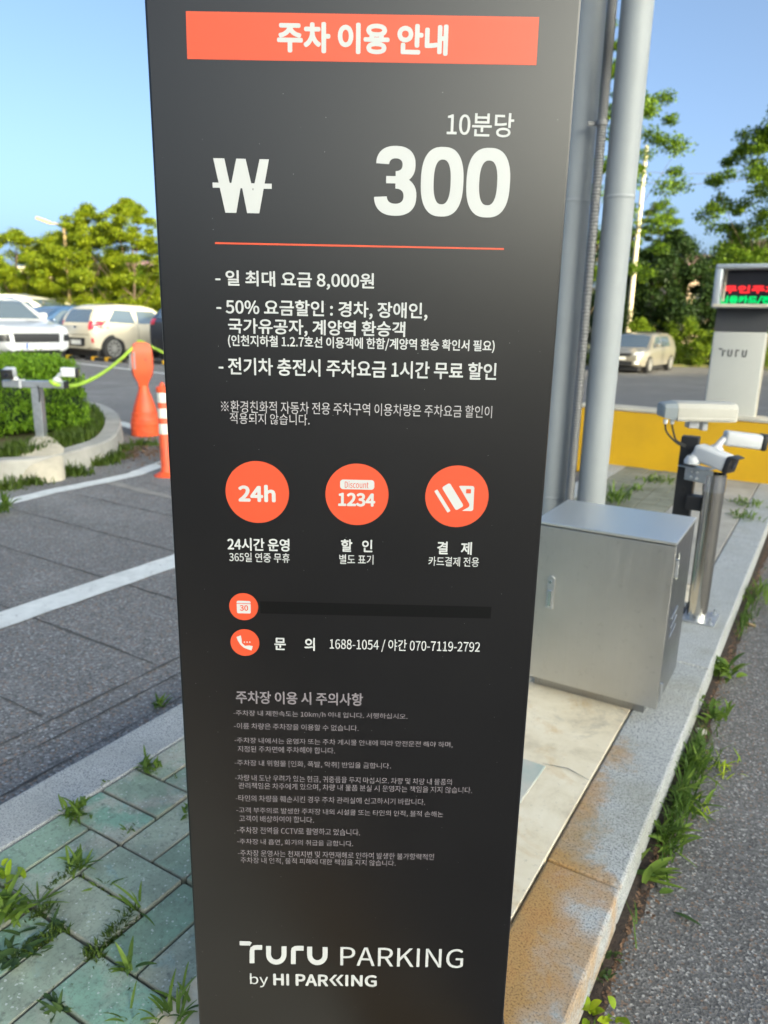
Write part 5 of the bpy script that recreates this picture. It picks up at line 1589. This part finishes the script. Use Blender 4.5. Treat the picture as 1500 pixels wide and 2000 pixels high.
for x, topy, Y, s_, seed, lab in [(1250, 628, 35, 1.2, 41, 'bright round bush right behind the silver car'), (1345, 622, 35, 1.35, 42, 'bright bush with arching twigs right of the silver car'), (1400, 652, 33.5, 1.0, 43, 'low bright bush beside the foot of the kiosk column'), (1500, 660, 33, 1.3, 44, 'bright bush at the right edge behind the kiosk')]:
    rt_tree('bush', x, topy, Y, s_, 'leaf_bush', seed, lab, n=34, per=190, leaf=.11, flat=.8, cr=(.3, .5), low=.10, trunk_r=.03, group='bushes along the far verge', cat_='bush')
# verge and its grass
a_, b_ = at(1100, 714, zr), at(1600, 722, zr)
V = [(a_.x, a_.y + .5, zr + .10), (b_.x, b_.y + .5, zr + .10), (b_.x + 40, b_.y + 60, zr + .4), (a_.x - 2, a_.y + 60, zr + .4), (a_.x, a_.y + .4, zr - .02), (b_.x, b_.y + .4, zr - .02)]
tag(pyd('verge', V, [(0, 1, 2, 3), (4, 5, 1, 0)], M['grass_ground']), kind='structure')
r = random.Random(12)
P, H = [], []
for _ in range(9000):
    u = r.random(); q = a_.lerp(b_, u); P.append((q.x, q.y + .55 + r.random() ** 2 * 6, zr + .1)); H.append(r.uniform(.06, .35))
tag(blades('verge_grass', P, H, M['grass'], 6, .9, .022), 'long grass on the far verge beneath the bushes', 'grass', kind='stuff')
V = [(-70, 31, .03), (-4, 29.5, .03), (-4, 90, .2), (-70, 90, .2)]
tag(pyd('tree_strip', V, [(0, 1, 2, 3)], M['grass_ground']), kind='structure')
# ------------------------------------------------------------------ poles, lamp, houses
p = atY(1227, 640, 37)
t = thing('utility_pole', 'slender pale utility pole lit by the sun beside the right pipe', 'pole', (p.x, p.y, zr))
hz = atY(1258, 285, 37).z - zr
bm = BM(); lathe(bm, [(.14, 0), (.085, hz)], seg=12); bmo('shaft', bm, M['utility'], t, True)
bm = BM(); box(bm, (0, 0, hz - 1.2), (.9, .08, .08), .01, R(60)); bmo('crossarm', bm, M['utility'], t)
bm = BM()
tp_ = Vector((p.x, p.y, zr + hz - 1.1)); e1 = atY(1540, 318, 40)
for dz_ in (0, -.45):
    pts = [tp_.lerp(e1, i / 16) + Vector((0, 0, dz_ - .25 * math.sin(PI * i / 16))) for i in range(17)]
    tube(bm, pts, .011, 5)
tag(bmo('power_line', bm, M['kiosk_dark']), 'thin overhead wires strung from the utility pole to the right', 'wire')
p = atY(141, 640, 30.2)
t = thing('street_lamp', 'street lamp with gold lit head reaching left over the tree tops', 'street lamp', (p.x, p.y, 0))
hz = atY(141, 440, 30.2).z
bm = BM(); lathe(bm, [(.08, 0), (.05, hz)], seg=14); bmo('pole', bm, M['lamp'], t, True)
hd = atY(99, 436, 30.2) - Vector((p.x, p.y, 0)); tip_ = atY(70, 425, 30.2) - Vector((p.x, p.y, 0))
bm = BM(); tube(bm, cat([Vector((0, 0, hz - .05)), Vector((hd.x * .5, 0, (hz + hd.z) / 2)), Vector((hd.x, 0, hd.z))], 6), .035, 8)
bmo('arm', bm, M['lamp'], t, True)
bm = BM(); c_ = (hd + tip_) / 2; c_.y = 0
box(bm, c_, (.56, .22, .12), .05, Matrix.Rotation(math.atan2(hd.z - tip_.z, hd.x - tip_.x) * -1, 4, 'Y'), 3)
bmo('lamp_head', bm, M['lamp'], t, True)
def house(name, label, p, w_, d_, h_, rz, roof, cols=3, rows=1):
    t = thing(name, label, 'house', p, rz, 'houses glimpsed through the trees')
    bm = BM(); box(bm, (0, 0, h_ / 2), (w_, d_, h_)); wl_ = bmo('wall', bm, M['house_wall'], t)
    bm = BM()
    if roof:
        a = [(-w_ / 2 - .4, -d_ / 2 - .4, h_ + .003), (w_ / 2 + .4, -d_ / 2 - .4, h_ + .003), (w_ / 2 + .4, d_ / 2 + .4, h_ + .003), (-w_ / 2 - .4, d_ / 2 + .4, h_ + .003), (-w_ / 2 + 1.2, 0, h_ + roof), (w_ / 2 - 1.2, 0, h_ + roof)]
        vs = [bm.verts.new(q) for q in a]
        for f in ((0, 1, 5, 4), (1, 2, 5), (2, 3, 4, 5), (3, 0, 4), (3, 2, 1, 0)): bm.faces.new([vs[i] for i in f])
    else:
        box(bm, (0, 0, h_ + .12), (w_ + .3, d_ + .3, .24))
    bmo('roof', bm, M['house_roof'] if roof else M['cream'], t)
    for j in range(rows):
        for i in range(cols):
            x = -w_ / 2 + w_ * (i + .5) / cols; z = h_ * (j + .55) / rows
            bm = BM(); box(bm, (x, -d_ / 2 - .02, z), (w_ / cols * .5, .08, h_ / rows * .45)); fr = bmo('window', bm, M['cream'], t)
            bm = BM(); box(bm, (x, -d_ / 2 - .055, z), (w_ / cols * .42, .03, h_ / rows * .38)); bmo('pane', bm, M['window_glass'], fr)
q = atY(1345, 640, 56); zt_ = atY(1345, 528, 56).z - zr; zr2 = atY(1345, 496, 56).z - zr
house('house', 'pink roofed peach house half hidden by the dark trees on the right', (q.x, q.y, zr), 4.2, 5, zt_, R(12), zr2 - zt_, 2)
q = atY(1492, 640, 58); house('house', 'peach house block behind the tree at the right edge', (q.x, q.y, zr), 3.6, 5, atY(1495, 476, 58).z - zr, R(8), 0, 2, 2)
q = atY(170, 640, 58); house('house', 'long peach building low behind the left tree row', (q.x, q.y, 0), 9, 8, atY(170, 535, 58).z, R(-15), 0, 5, 1)
q = atY(290, 640, 58); house('house', 'peach building with pink roof behind the trees by the sign edge', (q.x, q.y, 0), 6, 7, atY(290, 548, 58).z, R(-12), 1.4, 3, 1)
# far wood along the horizon
g = np.random.default_rng(77)
cs = np.array([(g.uniform(-75, 75), g.uniform(74, 86), -.5 + g.uniform(.2, 1) * g.uniform(2.4, 4.6)) for _ in range(520)])
P = blob_points(g, cs, g.uniform(.9, 1.7, len(cs)), 46, .8, .3)
tag(leaves('distant_wood', P, g.uniform(.35, .7, len(P)), M['leaf_mid'], 78, None, .6, .6), 'far low belt of green trees along the horizon behind everything', 'wood', kind='stuff')
# unseen ridge, added behind the camera: it keeps the low sun off the forecourt
def ridge():
    g = random.Random(40)
    nx, ny = 70, 10
    V, Fc = [], []
    n_, t_ = Vector((.5, -.866, 0)), Vector((.866, .5, 0))
    top = [(-150, 9), (-24, 10), (-4, 15), (9, 17), (15, 18), (28, 16.2), (40, 15.4), (60, 14), (110, 13)]
    for j in range(ny + 1):
        for i in range(nx + 1):
            u = -110 + 220 * i / nx; v = j / ny
            prof = math.sin(PI * v) ** .7
            hh = lerpc(top, u) + .35 * math.sin(u * .43) + .25 * math.sin(u * 1.31 + 2) + g.uniform(-.25, .25)
            q = n_ * (65 + 30 * (v - .5)) + t_ * u
            V.append((q.x, q.y, -1 + (hh + 1) * prof))
    for j in range(ny):
        for i in range(nx):
            k = j * (nx + 1) + i
            Fc.append((k, k + 1, k + nx + 2, k + nx + 1))
    tag(pyd('sun_block_ridge', V, Fc, M['sun_block_ridge'], None, True), kind='structure')
ridge()
